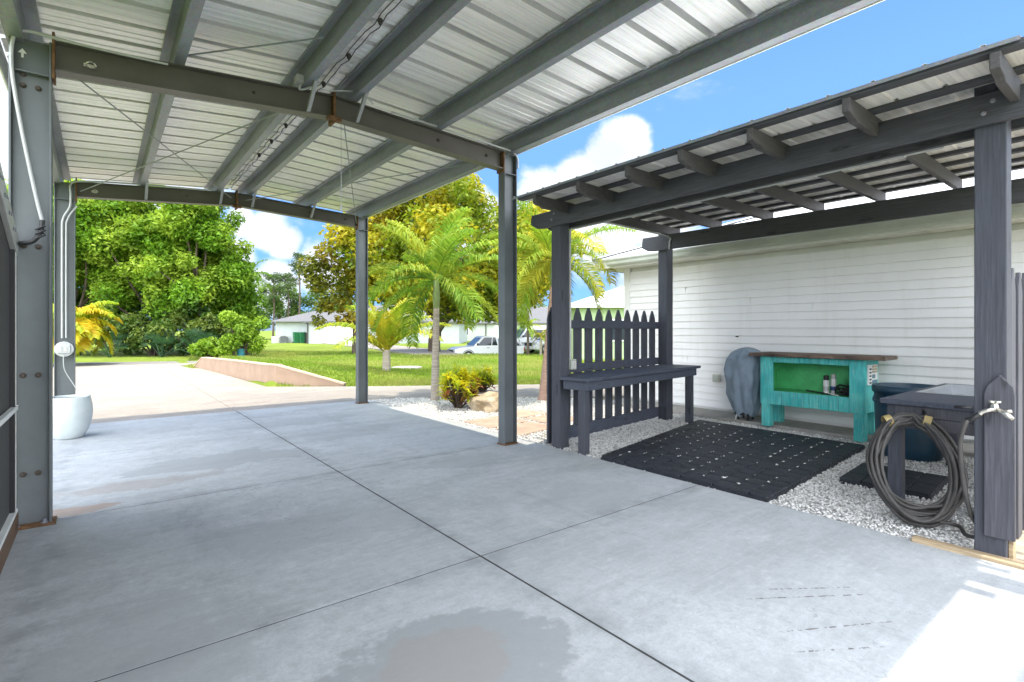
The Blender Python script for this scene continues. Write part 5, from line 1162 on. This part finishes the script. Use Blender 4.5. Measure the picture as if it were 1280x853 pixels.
# ------------------------------------------------------------------ vehicles
def vehicle(name, label, cat, side, depth, heading, z, body, roofl, L, W, wheels, wr, paint, bed=None, z_belt=.95):
    """body: lower side profile (x,z); roofl: greenhouse profile (x,z) bottom->top; x forward"""
    cx, cy = far(side, depth); t_ = thing(name, (cx, cy, z), label, cat)
    ux = Vector((math.cos(heading), math.sin(heading), 0)); uy = Vector((-ux.y, ux.x, 0)); o = Vector((cx, cy, z))
    def P(a, b, zz): return o + ux * a + uy * b + Vector((0, 0, zz))
    hw = W / 2
    m = MB(); m.prism([P(a, -hw, zz) for a, zz in body], uy * W); bd = m.build('body', M[paint], t_, bevel=.05, seg=2)
    g_ = MB(); tw = hw * .80; zb = min(q[1] for q in roofl); zt_ = max(q[1] for q in roofl); n = len(roofl)
    hwz = lambda zz: (hw - .03) + (tw - hw + .03) * (zz - zb) / (zt_ - zb)
    g_.add([P(a, -hwz(zz), zz) for a, zz in roofl] + [P(a, hwz(zz), zz) for a, zz in roofl], [tuple(range(n)), tuple(range(2 * n - 1, n - 1, -1))] + [(i, (i + 1) % n, n + (i + 1) % n, n + i) for i in range(n)]); g_.build('cabin', M[paint], t_, bevel=.03)
    # glazing: side windows and screens set just proud of the cabin
    rb, rt, ft, fb_ = roofl[0], roofl[1], roofl[-2], roofl[-1]
    zw0 = zb + .06; zw1 = zt_ - .10
    def xb(zz): return rb[0] + (rt[0] - rb[0]) * min(1, (zz - zb) / (rt[1] - zb))
    def xf(zz): return fb_[0] + (ft[0] - fb_[0]) * min(1, (zz - zb) / (ft[1] - zb))
    for s in (-1, 1):
        splits = [0, .30, 1.] if bed else [0, .30, .63, 1.]
        for i in range(len(splits) - 1):
            q = []
            for t0, zz in ((splits[i], zw0), (splits[i + 1], zw0), (splits[i + 1], zw1), (splits[i], zw1)):
                a0, a1 = xb(zz) + .10, xf(zz) - .14; a = a0 + (a1 - a0) * t0 + (.03 if t0 == splits[i] else -.03); q.append(P(a, s * (hwz(zz) + .006), zz))
            mm = MB(); mm.prism(q, uy * s * .01); mm.build('side_window', M['glass'], t_)
    for nm, fx, dx in (('windscreen', xf, .012), ('rear_window', xb, -.012)):
        q = [P(fx(zw0) + dx, -hwz(zw0) + .1, zw0), P(fx(zw0) + dx, hwz(zw0) - .1, zw0), P(fx(zw1) + dx, hwz(zw1) - .1, zw1), P(fx(zw1) + dx, -hwz(zw1) + .1, zw1)]
        mm = MB(); mm.prism(q, ux * dx * .8); mm.build(nm, M['glassb'], t_)
    if bed:
        mm = MB(); mm.prism([P(bed[0], -hw + .1, z_belt + .004), P(bed[1], -hw + .1, z_belt + .004), P(bed[1], hw - .1, z_belt + .004), P(bed[0], hw - .1, z_belt + .004)], (0, 0, .012)); mm.build('bed_liner', M['black'], t_)
    for a in wheels:
        for s in (-1, 1):
            c = P(a, s * (hw - .09), wr); wm = MB(); nn = 22
            def ring(r, d): return [c + (ux * math.cos(2 * PI * k / nn) + Vector((0, 0, 1)) * math.sin(2 * PI * k / nn)) * r + uy * s * d for k in range(nn)]
            prof = [(wr * .6, .10), (wr * .93, .105), (wr, .07), (wr, -.09), (wr * .9, -.11)]
            vs = sum([ring(r, d) for r, d in prof], []); wm.add(vs, [(i * nn + k, i * nn + (k + 1) % nn, (i + 1) * nn + (k + 1) % nn, (i + 1) * nn + k) for i in range(4) for k in range(nn)]); w_ = wm.build('wheel', M['tyre'], t_)
            rm = MB(); vs = ring(wr * .6, .10) + ring(wr * .5, .085) + ring(wr * .12, .1); rm.add(vs, [(i * nn + k, i * nn + (k + 1) % nn, (i + 1) * nn + (k + 1) % nn, (i + 1) * nn + k) for i in range(2) for k in range(nn)] + [tuple(range(2 * nn, 3 * nn))]); rm.build('rim', M['rim'], w_)
            am = MB(); am.tube([P(a + (wr + .05) * math.cos(k), s * (hw + .004), wr + (wr + .05) * math.sin(k)) for k in np.linspace(-.1, PI + .1, 12)], .022, 5); am.build('wheel_arch', M['black'], t_)
    fx = max(a for a, zz in body); rx = min(a for a, zz in body)
    for s in (-1, 1):
        mm = MB(); mm.ob(P(fx - .06, s * (hw - .24), .74), ux * .08, uy * .2, (0, 0, .09)); mm.build('headlight', M['lamp'], t_, bevel=.02)
        mm = MB(); mm.ob(P(rx + .03, s * (hw - .1), .8), ux * .05, uy * .09, (0, 0, .14)); mm.build('tail_light', M['redlens'], t_)
        mm = MB(); mm.ob(P(xf(zw0) - .18, s * (hw + .10), zw0 + .09), ux * .05, uy * .09, (0, 0, .08)); mm.build('mirror', M['black'], t_, bevel=.02)
        mm = MB(); mm.ob(P(xf(zw0) - 1.0, s * (hw + .008), zb - .1), ux * .09, uy * .012, (0, 0, .018)); mm.build('door_handle', M['black'], t_)
    mm = MB(); mm.ob(P(fx + .01, 0, .68), ux * .03, uy * (hw * .5), (0, 0, .12)); mm.build('grille', M['black'], t_, bevel=.015)
    mm = MB(); mm.ob(P(fx + .03, 0, .42), ux * .05, uy * (hw - .06), (0, 0, .10)); mm.build('bumper', M[paint], t_, bevel=.03)
    return t_
hd = math.atan2(-RT.y * math.cos(R_(24)) - FW.y * math.sin(R_(24)), -RT.x * math.cos(R_(24)) - FW.x * math.sin(R_(24)))
vehicle('pickup_truck', 'white pickup truck parked beyond the lawn between the carport posts', 'pickup truck', -1.9, 37.6, hd, -.85,
        [(-2.62, .45), (-2.66, .60), (-2.64, 1.03), (-.62, 1.03), (1.18, 1.04), (2.2, .96), (2.52, .84), (2.60, .60), (2.55, .36), (1.9, .34), (-2.2, .38)],
        [(-.72, 1.02), (-.58, 1.66), (-.42, 1.73), (.35, 1.74), (.52, 1.68), (1.22, 1.02)], 5.2, 1.82, (-1.62, 1.62), .37, 'car', (-2.55, -.85), 1.03)
hd2 = math.atan2(-RT.y * math.cos(R_(35)) - FW.y * math.sin(R_(35)), -RT.x * math.cos(R_(35)) - FW.x * math.sin(R_(35)))
vehicle('sport_utility_vehicle', 'white boxy car parked farther back, right of the middle carport post', 'car', 1.0, 42, hd2, -.38,
        [(-2.3, .45), (-2.35, .9), (-2.3, 1.08), (1.0, 1.08), (2.0, 1.02), (2.3, .88), (2.36, .55), (2.3, .36), (-2.1, .36)],
        [(-2.26, 1.07), (-2.1, 1.72), (-1.9, 1.82), (.2, 1.82), (.42, 1.76), (1.1, 1.07)], 4.7, 1.86, (-1.4, 1.45), .36, 'car')
vehicle('parked_car', 'white low car parked right of the boxy one, behind the palm trunk', 'car', 3.05, 40, hd2, -.42,
        [(-2.2, .4), (-2.25, .8), (-2.15, .95), (.95, .93), (1.9, .82), (2.2, .68), (2.24, .42), (2.15, .3), (-2.1, .32)],
        [(-1.95, .94), (-1.35, 1.36), (-1.1, 1.42), (-.1, 1.42), (.15, 1.37), (1.0, .92)], 4.5, 1.8, (-1.35, 1.38), .33, 'car')

# ------------------------------------------------------------------ sun and sky
ELEV = 85
sd_ = bpy.data.lights.new('sun', 'SUN'); so = bpy.data.objects.new('sun', sd_); COL.objects.link(so)
sd_.energy = 1.5; sd_.angle = R_(.6); sd_.color = (1, .90, .73); so.rotation_euler = (R_(90 - ELEV), 0, 0); so.location = (0, -5, 40)
W_ = bpy.data.worlds.new('World'); S.world = W_; W_.use_nodes = True; nt = W_.node_tree; nt.nodes.clear()
def N(t, **k):
    x = nt.nodes.new(t)
    for a, v in k.items(): setattr(x, a, v)
    return x
out = N('ShaderNodeOutputWorld'); bg = N('ShaderNodeBackground'); sky = N('ShaderNodeTexSky', sky_type='NISHITA')
sky.sun_disc = False; sky.sun_elevation = R_(ELEV); sky.sun_rotation = R_(180); sky.air_density = 1.0; sky.dust_density = .6; sky.ozone_density = 2.0
bg.inputs['Strength'].default_value = .085
tc = N('ShaderNodeTexCoord')
def mth(op, a, b=None):
    x = N('ShaderNodeMath', operation=op)
    for i, v in enumerate((a, b)):
        if v is None: continue
        if isinstance(v, (int, float)): x.inputs[i].default_value = v
        else: nt.links.new(v, x.inputs[i])
    return x.outputs[0]
def mrange(f, a, b, c=0, d=1):
    x = N('ShaderNodeMapRange', interpolation_type='SMOOTHSTEP'); nt.links.new(f, x.inputs[0])
    for i, v in enumerate((a, b, c, d)): x.inputs[i + 1].default_value = v
    return x.outputs[0]
def wn(scale, detail, rough, st=(1, 1, 1), loc=(0, 0, 0), dist=0.):
    mp = N('ShaderNodeMapping'); mp.inputs['Scale'].default_value = st; mp.inputs['Location'].default_value = loc; nt.links.new(tc.outputs['Generated'], mp.inputs[0])
    x = N('ShaderNodeTexNoise'); x.inputs['Scale'].default_value = scale; x.inputs['Detail'].default_value = detail; x.inputs['Roughness'].default_value = rough; x.inputs['Distortion'].default_value = dist
    nt.links.new(mp.outputs[0], x.inputs['Vector']); return x.outputs['Fac']
nz = wn(9, 8, .58, (1, 1, 1.3)); nz2 = wn(2.2, 5, .5, (1, 1, 2.2), (3.1, 1.7, .4))
def sdir(az_side, up):   # heading relative to the view axis -> world direction
    d = FW * 1.0 + RT * az_side + Vector((0, 0, up)); return d.normalized()
acc = None
for (s, u, r) in ((.205, .335, .050), (.18, .32, .035), (.225, .36, .036), (.12, .28, .05), (.06, .25, .06), (.20, .26, .06), (.27, .22, .07), (.17, .20, .09), (-.47, .185, .035), (-.44, .165, .03), (-.37, .11, .05), (-.53, .14, .035), (-.45, .085, .05), (-.52, .205, .025), (-.98, .30, .13), (-1.0, .55, .3), (-.05, .12, .1), (.3, .1, .1), (-.06, .22, .05)):
    d = sdir(s, u); dp = N('ShaderNodeVectorMath', operation='DISTANCE'); nrmz = N('ShaderNodeVectorMath', operation='NORMALIZE'); nt.links.new(tc.outputs['Generated'], nrmz.inputs[0]); nt.links.new(nrmz.outputs[0], dp.inputs[0]); dp.inputs[1].default_value = d
    f = mth('SUBTRACT', 1.0, mth('DIVIDE', dp.outputs['Value'], r * 1.25)); acc = f if acc is None else mth('MAXIMUM', acc, f)
sepw = N('ShaderNodeSeparateXYZ'); nt.links.new(tc.outputs['Generated'], sepw.inputs[0])
low = mrange(sepw.outputs[2], .13, .0, -.6, .02)
acc = mth('MAXIMUM', acc, low)
back = N('ShaderNodeVectorMath', operation='DOT_PRODUCT'); nt.links.new(tc.outputs['Generated'], back.inputs[0]); back.inputs[1].default_value = -FW
acc = mth('MAXIMUM', acc, mrange(back.outputs['Value'], -.30, .15, -.6, .9))  # unseen cloud bank added behind the camera to fill the shade
cl_ = mth('ADD', acc, mth('MULTIPLY', mth('SUBTRACT', nz, .5), 1.45))
cloud = mrange(cl_, .02, .42)
wisp = mth('MULTIPLY', mrange(wn(5, 7, .65, (1, 1, 2.6), (7, 2, 5)), .56, .78), .30)
cf = mth('MAXIMUM', cloud, wisp)
shade = mrange(wn(7, 5, .55, (1, 1, 1.6), (.06, .06, .1)), .3, .7)
mc = N('ShaderNodeMix', data_type='RGBA'); mc.inputs[6].default_value = (3.1, 3.4, 3.9, 1); mc.inputs[7].default_value = (4.6, 4.75, 4.9, 1); nt.links.new(shade, mc.inputs[0])
mx = N('ShaderNodeMix', data_type='RGBA'); bk = mrange(back.outputs['Value'], -.15, .4, 1, 4.5); vm = N('ShaderNodeVectorMath', operation='SCALE'); nt.links.new(mc.outputs[2], vm.inputs[0]); nt.links.new(bk, vm.inputs['Scale'])  # added clouds behind the camera are boosted as fill light
nt.links.new(cf, mx.inputs[0]); tint = N('ShaderNodeMix', data_type='RGBA', blend_type='MULTIPLY'); tint.inputs[0].default_value = 1; tint.inputs[7].default_value = (.50, .66, 1.0, 1); tg = N('ShaderNodeMix', data_type='RGBA'); tg.inputs[6].default_value = (.24, .43, .82, 1); tg.inputs[7].default_value = (.56, .76, 1.0, 1); nt.links.new(mrange(sepw.outputs[2], .03, .42), tg.inputs[0]); nt.links.new(tg.outputs[2], tint.inputs[7]); nt.links.new(sky.outputs[0], tint.inputs[6]); nt.links.new(tint.outputs[2], mx.inputs[6]); nt.links.new(vm.outputs[0], mx.inputs[7])
nt.links.new(mx.outputs[2], bg.inputs['Color']); nt.links.new(bg.outputs[0], out.inputs[0])

S.view_settings.view_transform = 'Standard'; S.view_settings.look = 'None'; S.view_settings.exposure = 1.85; S.view_settings.gamma = 1; S.view_settings.use_curve_mapping = False
S.cycles.max_bounces = 8; S.cycles.diffuse_bounces = 5; S.cycles.transparent_max_bounces = 8
